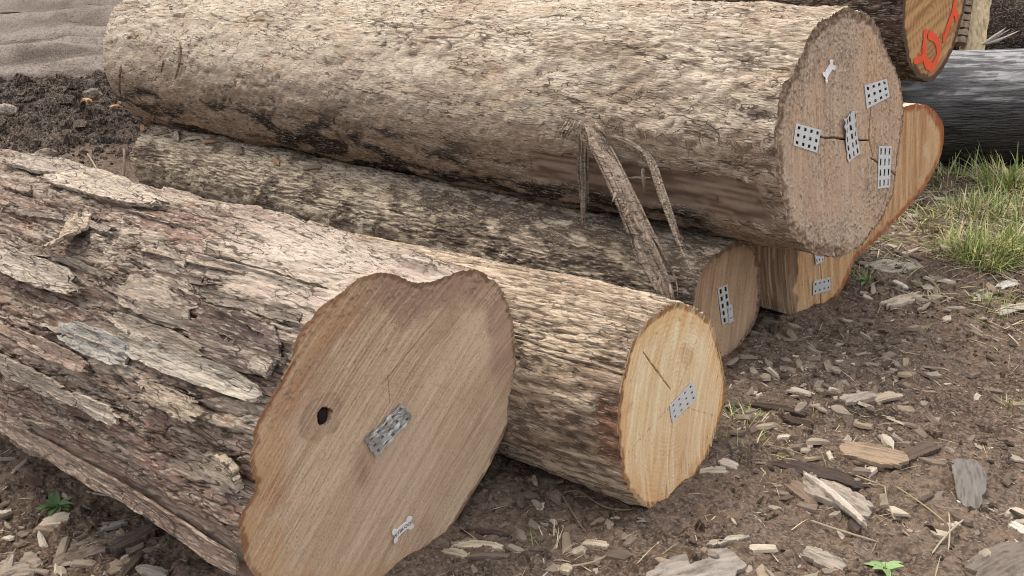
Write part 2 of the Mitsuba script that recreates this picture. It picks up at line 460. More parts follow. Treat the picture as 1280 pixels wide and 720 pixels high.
        gxx, gyy = np.meshgrid(np.arange(x0, x1, st), np.arange(y0, y1, st * 0.87))
        gxx = gxx + (np.arange(gxx.shape[0]) % 2)[:, None] * st * 0.5
        pp = np.stack([gxx.ravel(), gyy.ravel()], 1) + RNG.uniform(-0.18, 0.18, (gxx.size, 2)) * st
        pp = pp[shapely.contains_xy(self.poly, pp[:, 0], pp[:, 1])]
        pp = pp[tree.query(pp)[0] > 0.55 * st]
        depth_pts = []
        for line, wd, dp in cracks:
            q = np.array([self.uv(x, y) for x, y in line])
            ls = LineString(q)
            n = max(4, int(ls.length / 0.0018))
            c_ = np.array([ls.interpolate(t, normalized=True).coords[0] for t in np.linspace(0, 1, n)])
            tg = np.gradient(c_, axis=0)
            tg /= np.linalg.norm(tg, axis=1, keepdims=True) + 1e-12
            nr = np.stack([-tg[:, 1], tg[:, 0]], 1)
            jit = 0.0016 * pn(np.stack([c_[:, 0] * 140, c_[:, 1] * 140, np.full(n, 3.3)], 1), 5)
            c_ = c_ + nr * jit[:, None]
            tp = wd * (0.35 + 0.65 * np.sin(np.linspace(0.25, np.pi - 0.25, n))) * (1 + 0.5 * pn(np.stack([c_[:, 0] * 60, c_[:, 1] * 60, np.full(n, 1.3)], 1), 6))
            d_, _ = cKDTree(c_).query(pp)
            pp = pp[d_ > wd * 0.75]
            depth_pts += [(c_, dp), (c_ + nr * tp[:, None] / 2, 0), (c_ - nr * tp[:, None] / 2, 0)]
        allp = np.vstack([bu, pp] + [d[0] for d in depth_pts])
        dep = np.concatenate([np.zeros(len(bu)), np.zeros(len(pp))] + [np.full(len(d[0]), d[1]) for d in depth_pts])
        tri = Delaunay(allp).simplices
        cen = allp[tri].mean(1)
        tri = tri[shapely.contains_xy(self.poly, cen[:, 0], cen[:, 1])]
        rimd = tree.query(allp)[0]
        hh, fc = face_color(self, allp, rimd)
        hh = hh * sst(0, 0.006, rimd) - dep
        fc = np.where((dep > 0)[:, None], lin(45, 34, 26), fc)
        for (hx, hy), rx, dp, hcol in holes:
            q = self.uv(hx, hy)
            d_ = np.hypot(*(allp - q).T) + 0.005 * fb(np.stack([allp[:, 0] * 60, allp[:, 1] * 60, np.full(len(allp), 9.1)], 1), 2, 8)
            k_ = sst(rx * 1.12, rx * 0.75, d_)
            hh = hh - dp * k_
            fc = mixc(fc, hcol, sst(rx * 1.25, rx * 0.95, d_))
        P3 = self.c + allp[:, :1] * self.U + allp[:, 1:] * self.V + hh[:, None] * nrm
        P3[: len(bu)] = ring
        e = np.cross(P3[tri[:, 1]] - P3[tri[:, 0]], P3[tri[:, 2]] - P3[tri[:, 0]])
        if (e @ nrm).sum() < 0:
            tri = tri[:, ::-1]
        put('cut_face', vply(P3, tri, fc, face_mat), parent=name)
        g4 = project(G[:: max(1, m // 40), :: max(1, k // 80)].reshape(-1, 3))
        g4 = g4[g4[:, 2] > 0.2]
        self.sil = shapely.MultiPoint(g4[:, :2]).convex_hull

    def uv(self, px, py):
        q = on_plane(px, py, self.c, self.n) - self.c
        return np.array([q @ self.U, q @ self.V])

    def on_face(self, px, py, lift=0.0):
        return on_plane(px, py, self.c, self.n) + self.n * lift

    def hit(self, px, py):
        """(row, column) of the skin's grid where the ray meets it first"""
        g = self.G.reshape(-1, 3)
        d = ray(px, py)
        w = g - CAM
        t = w @ d
        off = np.linalg.norm(w - t[:, None] * d, axis=1)
        ok = np.where((off < 0.012) & ((self.N.reshape(-1, 3) @ d) < 0.1))[0]
        if not len(ok):
            ok = np.argsort(off)[:20]
        b = ok[np.argmin(t[ok])]
        return divmod(int(b), self.shape[1])

    def skin(self, px, py, lift=0.0):
        i, j = self.hit(px, py)
        return self.G[i, j] + self.N[i, j] * lift


# --- relief of the barks: (height in metres, base colour)
def fibres(L, cross, along, oct=2, seed=0):
    return fb(np.stack([L[:, 0] / cross, L[:, 1] / cross, L[:, 2] / along], 1), oct, seed)


def net_bark(L, seed, cell=0.014, along=0.10, depth=0.010):
    """interlacing ridges: furrows run where a stretched noise passes zero"""
    wx, wy = 0.0045 * fibres(L, 0.03, 0.16, 2, seed + 1), 0.0045 * fibres(L, 0.03, 0.16, 2, seed + 2)
    Lw = L + np.stack([wx, wy, 0.6 * along * fibres(L, 0.03, 0.2, 2, seed + 3)], 1)
    n1 = fibres(Lw, cell, along, 1, seed + 4)
    n2 = fibres(Lw, cell * 0.55, along * 0.45, 1, seed + 5)
    ridge = 1 - np.exp(-(n1 / 0.20) ** 2)
    small = 1 - np.exp(-(n2 / 0.22) ** 2)
    cross = 1 - 0.8 * np.exp(-(fibres(Lw, 0.06, 0.028, 1, seed + 6) / 0.10) ** 2)
    h = depth * (0.62 * ridge * (0.75 + 0.25 * cross) + 0.26 * small) + 0.0016 * fibres(L, 0.006, 0.03, 2, seed + 7)
    return h, ridge, small


def bark_D(L, phi, S, W):
    h, ridge, small = net_bark(L, 100, 0.0125, 0.095, 0.0105)
    near = sst(1.3, 0.3, S + 0.25 * fibres(L, 0.2, 0.3, 2, 130))       # sharp ridges near the cut end, worn and felted further back
    worn = 0.45 + 0.55 * near
    felt = fibres(L, 0.0075, 0.030, 3, 131)
    h = h * worn + (1 - near) * 0.0040 * felt
    lump = 0.016 * fibres(L, 0.20, 0.40, 3, 132)
    scar = np.exp(-(fibres(L, 0.09, 0.5, 3, 137) / 0.035) ** 2) * sst(0.0, 0.35, fibres(L, 0.15, 0.4, 2, 138))
    lump = lump - 0.009 * scar
    h = h + lump + 0.004 * fibres(L, 0.05, 0.09, 2, 140)
    up = np.sin(phi)
    t1 = fibres(L, 0.10, 0.22, 3, 133)
    col = mixc(lin(216, 201, 176), lin(193, 171, 145), sst(-0.4, 0.6, t1))
    col = mixc(lin(112, 90, 72), col, np.minimum(1, 0.40 + 0.60 * sst(0.1, 0.85, ridge * (0.6 + 0.4 * small)) * worn + 0.35 * (1 - near)))
    col = mixc(col, lin(222, 205, 176), sst(0.2, 0.9, felt) * 0.45 * sst(-0.2, 0.5, up))
    col = mixc(col, lin(96, 76, 60), scar * 0.75)
    col = mixc(col, lin(178, 150, 108), sst(0.45, 0.75, fibres(L, 0.05, 0.12, 3, 139)) * 0.5)
    low = sst(0.30, -0.40, up + 0.32 * t1)                             # browner towards the underside
    col = mixc(col, linw(142, 116, 94), low * 0.70)
    # mud stains
    st = fibres(L, 0.07, 0.20, 4, 150)
    band = sst(-0.16, -0.42, up + 0.2 * t1) * sst(0.9, 1.5, S) + 1.4 * sst(-0.45, -0.66, up) * sst(0.25, 0.4, S)
    black = sst(-0.12, 0.22, st) * np.clip(band, 0, 1) + 0.9 * sst(0.55, 0.85, st) * sst(0.35, -0.2, up) * sst(0.9, 1.5, S)
    col = mixc(col, lin(40, 33, 30), np.clip(black, 0, 1) * 0.95)
    h = h + 0.004 * np.clip(black, 0, 1) * fibres(L, 0.02, 0.03, 2, 152)
    # bare inner wood below a torn edge of bark
    e = 0.02 * fibres(L, 0.05, 0.07, 3, 160)
    top = -0.18 - 0.05 * S + e * 2.2
    bare = sst(0.015, -0.015, up - top) * sst(0.05, 0.09, S + e) * sst(0.98, 0.90, S + e * 3) * sst(-0.60, -0.52, up + e)
    h = h * (1 - 0.75 * bare) - 0.014 * bare + 0.0012 * bare * fibres(L, 0.008, 0.12, 2, 162)
    col = mixc(col, mixc(lin(172, 146, 124), lin(112, 90, 74), sst(-0.25, 0.4, fibres(L, 0.010, 0.25, 3, 163))), bare * 0.9)
    # knots
    for px, ph, rr in KNOTS_D:
        d = np.hypot((S - px) / 1.3, (np.angle(np.exp(1j * (phi - ph)))) * 0.36) / rr
        k = np.exp(-d ** 2)
        h = h + 0.020 * np.exp(-(d - 0.95) ** 2 * 4) * (1 + 0.8 * felt) - 0.034 * np.exp(-(d / 0.55) ** 2) + k * 0.010 * fibres(L, 0.012, 0.012, 2, 170)
        col = mixc(col, lin(84, 64, 50), sst(0.25, 0.7, k + 0.35 * felt) * 0.8)
    return h, col * (1 + 0.10 * fibres(L, 0.004, 0.012, 1, 180))[:, None], bare * (1 - 0.8 * np.clip(black, 0, 1)), 'bare_wood', 'smooth brown wood where the bark is torn off'


KNOTS_D = [(0.42, 0.02, 0.035), (1.95, 0.10, 0.05), (2.15, 0.95, 0.09), (3.1, 0.75, 0.10), (2.65, -0.12, 0.04)]


def bark_C(L, phi, S, W):
    h, ridge, small = net_bark(L, 200, 0.0135, 0.10, 0.010)
    h = h + 0.007 * fibres(L, 0.15, 0.3, 3, 210)
    t = fibres(L, 0.10, 0.2, 3, 211)
    col = mixc(lin(210, 194, 164), lin(186, 166, 138), sst(-0.4, 0.5, t))
    col = mixc(lin(92, 76, 62), col, 0.30 + 0.75 * sst(0.1, 0.8, ridge * (0.6 + 0.4 * small)))
    mud = sst(0.10, 0.30, fibres(L, 0.07, 0.13, 4, 214) + 0.45 * sst(2.0, 0.6, S) - 0.15)
    col = mixc(col, lin(92, 76, 65), mud * 0.8)
    h = h + 0.006 * mud * (1 + fibres(L, 0.012, 0.015, 2, 216))
    return h, col * (1 + 0.12 * fibres(L, 0.005, 0.014, 1, 218))[:, None]


def bark_B(L, phi, S, W):
    h, ridge, small = net_bark(L, 300, 0.0120, 0.17, 0.011)
    h = h + 0.006 * fibres(L, 0.12, 0.3, 3, 310)
    up = np.sin(phi)
    t = fibres(L, 0.08, 0.2, 3, 311)
    col = mixc(lin(206, 184, 152), lin(172, 146, 118), sst(-0.4, 0.5, t))
    col = mixc(lin(88, 68, 54), col, 0.25 + 0.78 * sst(0.1, 0.8, ridge * (0.6 + 0.4 * small)))
    mud = sst(0.15, 0.5, fibres(L, 0.06, 0.10, 4, 314)) * sst(0.75, 0.3, up) * sst(-0.6, 0.0, up)
    col = mixc(col, lin(108, 88, 74), mud * 0.75)
    h = h + 0.004 * mud * fibres(L, 0.012, 0.015, 2, 316)
    # bark knocked off along the cut: reddish inner bark
    e = 0.03 * fibres(L, 0.04, 0.05, 3, 320)
    off = sst(0.075, 0.05, S + e) * sst(0.55, 0.35, up + 3 * e) * sst(-0.35, -0.1, up + 2 * e)
    h = h - 0.011 * off
    col = mixc(col, mixc(lin(150, 104, 76), lin(108, 74, 56), sst(-0.3, 0.5, fibres(L, 0.01, 0.08, 2, 322))), off * 0.9)
    return h, col * (1 + 0.12 * fibres(L, 0.005, 0.014, 1, 318))[:, None]


def bark_A(L, phi, S, W):
    """old, platy bark: layers that flake off one above the other"""
    wv = np.stack([0.018 * fibres(L, 0.10, 0.2, 3, 401), 0.018 * fibres(L, 0.10, 0.2, 3, 402), 0.05 * fibres(L, 0.10, 0.2, 2, 403)], 1)
    Lw = L + wv
    frag = 0.10 * fibres(L, 0.007, 0.05, 2, 404)
    lay = 2.6 + 1.9 * fibres(Lw, 0.11, 0.60, 3, 405) + 0.8 * fibres(Lw, 0.03, 0.16, 2, 406) + frag
    k = np.floor(lay)
    fr = lay - k
    h = 0.0085 * (k + sst(0, 0.10, fr) - 1 - 0.35 * (1 - fr) * sst(0.0, 0.2, fr)) - 0.012
    lay2 = 3 + 1.9 * fibres(Lw, 0.028, 0.20, 2, 408) + 1.5 * frag
    k2 = np.floor(lay2)
    fr2 = lay2 - k2
    h = h + 0.0034 * (k2 + sst(0, 0.15, fr2)) - 0.011
    fib = fibres(L, 0.005, 0.07, 2, 409)
    crk = np.exp(-(fibres(Lw, 0.024, 0.45, 2, 410) / 0.06) ** 2)
    h = h - 0.010 * crk + 0.0016 * fib + 0.014 * fibres(L, 0.25, 0.5, 2, 411)
    rnd = (np.sin(k * 12.9898 + 3.1) * 43758.5453) % 1.0
    rnd2 = (np.sin((k2 + 3 * k) * 78.233 + 1.7) * 12543.123) % 1.0
    grey, pink, dark, pale = lin(164, 150, 134), lin(144, 118, 106), lin(98, 80, 70), lin(198, 185, 166)
    col = mixc(grey, pink, sst(0.35, 0.75, 0.5 * rnd + 0.5 * rnd2 + 0.2 * fibres(L, 0.1, 0.2, 2, 412)))
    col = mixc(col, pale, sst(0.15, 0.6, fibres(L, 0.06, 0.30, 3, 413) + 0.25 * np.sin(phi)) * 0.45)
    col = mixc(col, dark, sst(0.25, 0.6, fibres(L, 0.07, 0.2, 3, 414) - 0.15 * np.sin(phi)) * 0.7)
    rust = sst(0.42, 0.70, fibres(L, 0.05, 0.10, 3, 415))
    col = mixc(col, lin(160, 116, 90), rust * 0.5)
    col = mixc(col, lin(64, 50, 42), crk * 0.8)
    # smoother flank low on the near side
    up = np.sin(phi)
    sm = sst(0.05, -0.25, up + 0.12 * fibres(L, 0.2, 0.3, 2, 420)) * sst(0.95, 0.7, S + 0.2 * fibres(L, 0.1, 0.2, 2, 422))
    flat = 0.010 * fibres(L, 0.14, 0.22, 2, 423) + 0.0025 * np.floor(2 + 1.5 * fibres(L, 0.05, 0.08, 3, 424)) + 0.001 * fib
    h = h * (1 - 0.8 * sm) + flat * sm
    patch = np.floor(2.5 + 2 * fibres(L, 0.06, 0.09, 3, 425))
    smc = mixc(lin(146, 124, 108), lin(178, 160, 140), ((np.sin(patch * 7.7) * 917.3) % 1.0))
    smc = mixc(smc, lin(112, 90, 78), sst(0.1, 0.5, fibres(L, 0.012, 0.10, 3, 428)) * 0.6)
    smc = mixc(smc, lin(166, 112, 82), sst(0.4, 0.7, fibres(L, 0.04, 0.05, 2, 426)) * 0.5)
    col = mixc(col, smc, sm * 0.8)
    # pale, ground-off top along the cut
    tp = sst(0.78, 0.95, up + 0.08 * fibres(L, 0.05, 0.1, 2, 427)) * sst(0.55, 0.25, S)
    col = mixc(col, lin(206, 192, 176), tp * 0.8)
    h = h * (1 - 0.45 * tp)
    h = h * (1 - 0.55 * sst(0.05, 0.0, S))
    return h, np.array([0.96, 0.93, 0.90]) * col * (1 + 0.10 * fib + 0.06 * fibres(L, 0.003, 0.006, 1, 430))[:, None], sm + 0.25 * fibres(L, 0.03, 0.06, 3, 431), 'inner_bark', 'smoother pinkish brown flank without the outer bark'


def bark_E(L, phi, S, W):
    h = 0.003 * fibres(L, 0.03, 0.1, 3, 500) + 0.0012 * fibres(L, 0.006, 0.05, 2, 502)
    col = mixc(lin(122, 102, 86), lin(92, 76, 64), sst(-0.3, 0.5, fibres(L, 0.05, 0.12, 3, 503)))
    up = np.sin(phi)
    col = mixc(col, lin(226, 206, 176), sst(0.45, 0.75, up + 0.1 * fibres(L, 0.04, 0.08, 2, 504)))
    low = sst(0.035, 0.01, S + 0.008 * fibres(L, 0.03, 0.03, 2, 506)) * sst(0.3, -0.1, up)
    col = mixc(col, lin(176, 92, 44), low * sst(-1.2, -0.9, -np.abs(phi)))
    return h, col * (1 + 0.1 * fibres(L, 0.006, 0.02, 1, 507))[:, None]


def bark_dark(seed, a, b):
    def f(L, phi, S, W):
        h, ridge, small = net_bark(L, seed, 0.03, 0.09, 0.011)
        h = h + 0.010 * fibres(L, 0.2, 0.3, 3, seed + 10)
        col = mixc(b, a, sst(0.1, 0.9, ridge * (0.5 + 0.5 * small)))
        col = mixc(col, a * 1.35, sst(0.2, 0.7, fibres(L, 0.06, 0.12, 3, seed + 12)) * 0.6)
        return h, col
    return f


def bark_G(L, phi, S, W):
    h = 0.004 * fibres(L, 0.04, 0.2, 3, 600) + 0.002 * fibres(L, 0.010, 0.05, 2, 602)
    t = fibres(L, 0.018, 0.30, 3, 603)
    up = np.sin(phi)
    grey = sst(0.22, 1.0, up + 0.45 * t)  # grey upper side: wet sky sheen painted into the bark colour
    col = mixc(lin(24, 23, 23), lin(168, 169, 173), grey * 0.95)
    col = mixc(col, lin(56, 54, 55), sst(0.05, 0.4, fibres(L, 0.022, 0.13, 4, 606)) * 0.8)
    return h, col


# --- the cut faces
def face_dir(log, a, b):
    d = log.uv(*b) - log.uv(*a)
    return d / np.linalg.norm(d)


def P3u(p, sx, sy, z=0.5):
    return np.stack([p[:, 0] * sx, p[:, 1] * sy, np.full(len(p), z)], 1)


def streaks(p, d, wide, long, seed, oct=2):
    a, b = p @ d, p @ np.array([-d[1], d[0]])
    return fb(np.stack([b / wide, a / long, np.full(len(p), 0.7)], 1), oct, seed)


def rings(p, c, step, seed):
    q = p - c
    r = np.hypot(q[:, 0], q[:, 1]) * (1 + 0.10 * fb(P3u(p, 5, 5, 2.2), 2, seed))
    return np.sin(2 * np.pi * r / step), r


def face_A(log, p, rim):
    d = face_dir(log, (560, 585), (610, 500))
    d1 = face_dir(log, (420, 640), (545, 430))
    s1 = streaks(p, d1, 0.006, 0.5, 700)
    s2 = streaks(p, d1, 0.018, 0.8, 702)
    s3 = streaks(p, d1, 0.0035, 0.35, 704, 1)
    col = mixc(linw(220, 196, 166), linw(200, 172, 142), sst(-0.6, 0.6, s2 + 0.3 * s1 + 0.8 * fb(P3u(p, 7, 7, 6.6), 3, 703)))
    lum = 0.05 * s3 + 0.05 * s1
    big = fb(P3u(p, 5, 5, 1.1), 2, 706)
    # zones of the wood itself: browner under the bark at the top, orange sapwood on the left, grey heart
    du = p - log.uv(482, 545)
    up = p[:, 1]
    wob = 0.03 * fb(P3u(p, 14, 14, 3.1), 3, 708)
    topz = sst(0.105, 0.065, rim + wob) * sst(0.02, 0.15, up + 0.35 * p[:, 0])
    col = mixc(col, linw(172, 140, 122), topz * 0.85)
    left = sst(0.10, 0.05, rim + wob * 1.2) * sst(0.05, -0.12, p[:, 0] + 0.1 * p[:, 1])
    col = mixc(col, linw(206, 166, 122), left * 0.75)
    red = np.exp(-(((p[:, 0] - log.uv(345, 615)[0]) / 0.03) ** 2 + ((p[:, 1] - log.uv(345, 615)[1]) / 0.05) ** 2)) + 0.5 * np.exp(-(((p[:, 0] - log.uv(352, 500)[0]) / 0.03) ** 2 + ((p[:, 1] - log.uv(352, 500)[1]) / 0.06) ** 2))
    col = mixc(col, linw(160, 98, 66), np.clip(red * (0.7 + 0.8 * s1), 0, 1) * 0.7)
    gr = np.exp(-(np.hypot(du[:, 0] - 0.0, du[:, 1] + 0.05) / 0.13) ** 2)
    col = mixc(col, linw(204, 182, 158), gr * 0.5)
    st = np.exp(-(((p[:, 0] - log.uv(455, 598)[0]) / 0.022) ** 2 + ((p[:, 1] - log.uv(455, 598)[1]) / 0.06) ** 2)) * sst(-0.5, 0.5, s1 + big)
    col = mixc(col, linw(128, 98, 66), np.clip(st, 0, 1) * 0.75)
    kn = np.hypot(*(p - log.uv(402, 522)).T) + 0.008 * fb(P3u(p, 40, 40, 5.1), 2, 711)
    col = mixc(col, linw(176, 152, 126), sst(0.055, 0.035, kn) * 0.7)
    col = mixc(col, linw(116, 90, 70), np.exp(-((kn - 0.047) / 0.006) ** 2) * 0.35)
    pale = sst(0.55, 0.75, streaks(p, d1, 0.011, 0.6, 714, 1))
    col = mixc(col, linw(222, 198, 162), pale * 0.6)
    for a, b, w_, c_ in (((478, 480), (562, 378), 0.0022, linw(140, 106, 80)), ((495, 470), (573, 412), 0.002, linw(216, 194, 160)), ((470, 560), (500, 505), 0.003, linw(206, 176, 126))):
        A_, B_ = log.uv(*a), log.uv(*b)
        t = np.clip(((p - A_) @ (B_ - A_)) / ((B_ - A_) @ (B_ - A_)), 0, 1)
        col = mixc(col, c_, np.exp(-(np.linalg.norm(p - A_ - t[:, None] * (B_ - A_), axis=1) / w_) ** 2) * 0.85)
    # crumbs of sawdust stuck near the upper rim
    crumb = sst(0.5, 0.75, fb(P3u(p, 110, 110, 7.7), 2, 716) + 0.45 * sst(0.09, 0.02, rim) - 0.16) * sst(0.12, 0.22, up)
    col = mixc(col, linw(150, 134, 116), crumb * 0.8)
    bark = sst(0.013, 0.007, rim + 0.006 * fb(P3u(p, 60, 60, 4.4), 2, 718))
    col = mixc(col, mixc(linw(124, 98, 78), linw(150, 104, 66), sst(0.05, -0.1, p[:, 0])), bark * 0.9)
    return 0.0012 * s2 + 0.0006 * s1 + 0.002 * crumb, col * (1 + lum)[:, None]


def face_B(log, p, rim):
    d1 = face_dir(log, (812, 600), (838, 420))
    s1 = streaks(p, d1, 0.005, 0.2, 730)
    s2 = streaks(p, d1, 0.02, 0.25, 732)
    hc = log.uv(842, 505)
    rg, r = rings(p, hc, 0.012, 733)
    col = mixc(linw(244, 224, 184), linw(230, 198, 146), sst(-0.5, 0.5, s2 + 0.3 * s1))
    heart = sst(0.17, 0.10, r + 0.02 * s2)
    col = mixc(col, linw(226, 196, 152), heart * 0.6)
    col = mixc(col, linw(196, 152, 102), sst(0.50, 0.85, fb(P3u(p, 9, 9, 8.2), 3, 735)) * 0.6)
    col = mixc(col, linw(226, 176, 108), sst(0.07, 0.02, rim) * 0.6)
    lowr = sst(0.05, -0.18, p[:, 1])
    col = mixc(col, linw(214, 168, 118), lowr * 0.5)
    for a, b, w_ in (((842, 505), (880, 400), 0.0016), ((842, 515), (832, 625), 0.0018), ((842, 505), (895, 520), 0.0012), ((840, 505), (790, 560), 0.0010)):
        A_, B_ = log.uv(*a), log.uv(*b)
        t = np.clip(((p - A_) @ (B_ - A_)) / ((B_ - A_) @ (B_ - A_)), 0, 1)
        dd = np.linalg.norm(p - A_ - t[:, None] * (B_ - A_), axis=1) + 0.0015 * s1
        col = mixc(col, linw(150, 112, 74), np.exp(-(dd / w_) ** 2) * 0.7)
    bark = sst(0.016, 0.010, rim + 0.004 * fb(P3u(p, 60, 60, 4.4), 2, 738))
    col = mixc(col, mixc(linw(158, 112, 70), linw(112, 78, 50), sst(-0.2, 0.5, fb(P3u(p, 90, 90, 2.1), 2, 739))), bark * 0.95)
    cr = sst(0.62, 0.85, fb(P3u(p, 80, 80, 1.7), 2, 737)) * sst(0.09, 0.02, rim)
    col = mixc(col, linw(120, 84, 52), cr * 0.7)
    return 0.0010 * s2 + 0.0003 * rg, col * (1 + 0.07 * s1 + 0.025 * rg)[:, None]


def face_D(log, p, rim):
    s2 = streaks(p, np.array([0.05, 1.0]), 0.02, 0.5, 750)
    s1 = streaks(p, np.array([0.05, 1.0]), 0.006, 0.3, 752)
    col = mixc(linw(204, 176, 148), linw(192, 162, 134), sst(-0.5, 0.5, s2))
    right = sst(0.02, 0.20, p[:, 0])
    col = mixc(col, linw(208, 168, 128), right * 0.6)
    # sawdust thrown over the face
    q = fb(P3u(p, 95, 80, 1.9), 2, 754)
    zone = sst(0.13, 0.03, rim + 0.03 * s2) * sst(0.18, -0.02, p[:, 0]) + 0.75 * sst(0.0, 0.3, fb(P3u(p, 5, 3.2, 6.2), 3, 756)) + 0.6 * sst(-0.10, -0.30, p[:, 1]) + 0.4 * sst(0.1, 0.28, p[:, 1])
    crumb = sst(0.42, 0.75, q + 0.42 * np.clip(zone, 0, 1.2) - 0.1) 
    dustc = mixc(linw(196, 180, 160), linw(112, 92, 76), sst(-0.3, 0.5, fb(P3u(p, 130, 130, 0.4), 2, 758)))
    col = mixc(col, linw(184, 164, 144), np.clip(zone, 0, 1) * 0.55)
    col = mixc(col, dustc, crumb * 0.85)
    bark = sst(0.034, 0.024, rim + 0.010 * fb(P3u(p, 40, 40, 4.4), 3, 760)) * sst(0.22, 0.05, p[:, 0] - 0.4 * p[:, 1]) + sst(0.010, 0.005, rim)
    bark = np.clip(bark, 0, 1)
    barkc = mixc(linw(112, 90, 74), linw(164, 142, 120), sst(-0.2, 0.6, fb(P3u(p, 80, 80, 2.1), 3, 761)))
    col = mixc(col, barkc, bark * 0.92)
    return 0.0010 * s2 + 0.003 * crumb - 0.006 * bark * sst(-0.3, 0.5, fb(P3u(p, 60, 60, 9.3), 2, 763)), col * (1 + 0.06 * s1)[:, None]


def face_C(log, p, rim):
    d1 = face_dir(log, (900, 430), (912, 320))
    s2 = streaks(p, d1, 0.02, 0.4, 770)
    s1 = streaks(p, d1, 0.006, 0.3, 771)
    col = mixc(linw(196, 168, 136), linw(178, 148, 118), sst(-0.5, 0.5, s2))
    bark = sst(0.020, 0.012, rim + 0.006 * fb(P3u(p, 50, 50, 4.4), 3, 773)) * sst(-0.10, 0.03, p[:, 0] + 0.3 * p[:, 1] + 0.05)
    col = mixc(col, linw(84, 68, 58), bark)
    col = mixc(col, linw(140, 112, 88), sst(0.05, 0.01, rim) * 0.5)
    return 0.001 * s2 - 0.006 * bark * sst(-0.3, 0.4, fb(P3u(p, 70, 70, 9.3), 2, 774)), col * (1 + 0.08 * s1)[:, None]


def face_E(log, p, rim):
    d1 = face_dir(log, (1026, 392), (1022, 320))
    s2 = streaks(p, d1, 0.022, 0.5, 780)
    s1 = streaks(p, d1, 0.006, 0.4, 782)
    col = mixc(linw(222, 184, 138), linw(198, 152, 106), sst(-0.5, 0.5, s2))
    pale = sst(0.25, 0.65, streaks(p, d1, 0.03, 0.12, 784)) * sst(-0.1, 0.2, p[:, 1])
    col = mixc(col, linw(232, 208, 174), pale * 0.6)
    lo = sst(0.030, 0.014, rim + 0.012 * s2) * sst(-0.05, 0.05, p[:, 0] - 0.2 * p[:, 1])
    col = mixc(col, linw(160, 84, 40), lo * 0.85)
    # the left half is grey brown, dirty old wood with a ragged border
    q0, q1 = log.uv(993, 388), log.uv(1000, 318)
    dx = (q1 - q0) / np.linalg.norm(q1 - q0)
    side = (p - q0) @ np.array([-dx[1], dx[0]])
    drt = sst(-0.006, 0.010, side + 0.03 * fb(P3u(p, 10, 10, 3.3), 3, 786))
    col = mixc(col, mixc(linw(108, 92, 80), linw(84, 70, 61), sst(-0.4, 0.5, s2 + 0.5 * s1)), drt * 0.92)
    col = mixc(col, linw(74, 62, 54), sst(0.05, 0.015, rim + 0.015 * fb(P3u(p, 12, 12, 5.3), 2, 788)) * drt * 0.8)
    return 0.0025 * s2, col * (1 + 0.10 * s1)[:, None]


def face_F(log, p, rim):
    d1 = face_dir(log, (1140, 60), (1190, 12))
    s2 = streaks(p, d1, 0.03, 0.35, 790)
    s1 = streaks(p, d1, 0.008, 0.3, 792)
    rg, r = rings(p, log.uv(1161, 26), 0.03, 793)
    col = mixc(linw(200, 158, 106), linw(166, 122, 78), sst(-0.5, 0.5, s2 + 0.3 * rg))
    bark = sst(0.035, 0.022, rim + 0.012 * fb(P3u(p, 30, 30, 4.4), 3, 795))
    col = mixc(col, linw(96, 74, 60), bark)
    return 0.002 * s2, col * (1 + 0.08 * s1)[:, None]


def face_plain(a, b, seed):
    def f(log, p, rim):
        s2 = streaks(p, np.array([0.2, 0.98]), 0.03, 0.3, seed)
        return 0.002 * s2, mixc(a, b, sst(-0.4, 0.5, s2))
    return f


zm = lambda s, ox, oy, k: [(ox + x / k, oy + y / k) for x, y in s]

# front left log
OUT_A = zm([(270, 45), (300, 38), (340, 38), (372, 52), (395, 60), (425, 57), (455, 49), (490, 38), (530, 32), (560, 46), (583, 75), (602, 105), (618, 160), (622, 230), (619, 300), (605, 370), (585, 420), (560, 470),
            (520, 540), (480, 600), (440, 650), (400, 692), (350, 735), (300, 765), (240, 782), (170, 788), (110, 775), (60, 750), (30, 712), (10, 680), (0, 640), (-2, 600), (4, 565), (26, 540), (33, 515), (24, 480), (24, 430), (42, 370), (70, 320),
            (100, 265), (118, 215), (150, 150), (185, 115), (230, 80), (252, 56)], 300, 320, 1.8)
FC_A, FN_A = np.array([-0.26092, 1.80131, 0.37767]), frame(-0.71139, -0.06692)
FC_B, FN_B = np.array([0.40177, 2.11799, 0.24026]), frame(-0.70372, 0.0901)
FC_D, FN_D = np.array([1.01881, 2.8305, 0.72924]), frame(-0.81108, 0.15623)
wood_end('wood_end_grey', FC_A, FN_A, (420, 640), (548, 430), linw(226, 204, 172), linw(146, 112, 86), 0.34, 0.24, pith=(478, 540), ring=0.45)
wood_end('wood_end_fresh', FC_B, FN_B, (815, 590), (836, 430), linw(252, 238, 200), linw(196, 146, 88), 0.40, 0.20, 0.5, pith=(842, 505), ring=0.55, curve=0.9)
wood_end('wood_end_dusty', FC_D, FN_D, (1050, 280), (1052, 60), linw(214, 196, 172), linw(122, 102, 84), 0.22, 0.20, 0.7, dust=1.3, pith=(1060, 180), ring=0.25)
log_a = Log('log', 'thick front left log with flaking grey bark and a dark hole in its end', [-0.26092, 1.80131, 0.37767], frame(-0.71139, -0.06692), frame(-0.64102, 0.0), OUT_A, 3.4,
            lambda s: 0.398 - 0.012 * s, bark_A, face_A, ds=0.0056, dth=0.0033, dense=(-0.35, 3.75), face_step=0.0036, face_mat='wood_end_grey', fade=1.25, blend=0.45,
            holes=[((405, 521), 0.017, 0.09, lin(24, 19, 16))], cracks=[([(487, 505), (486, 482), (485, 470)], 0.0016, 0.004)])

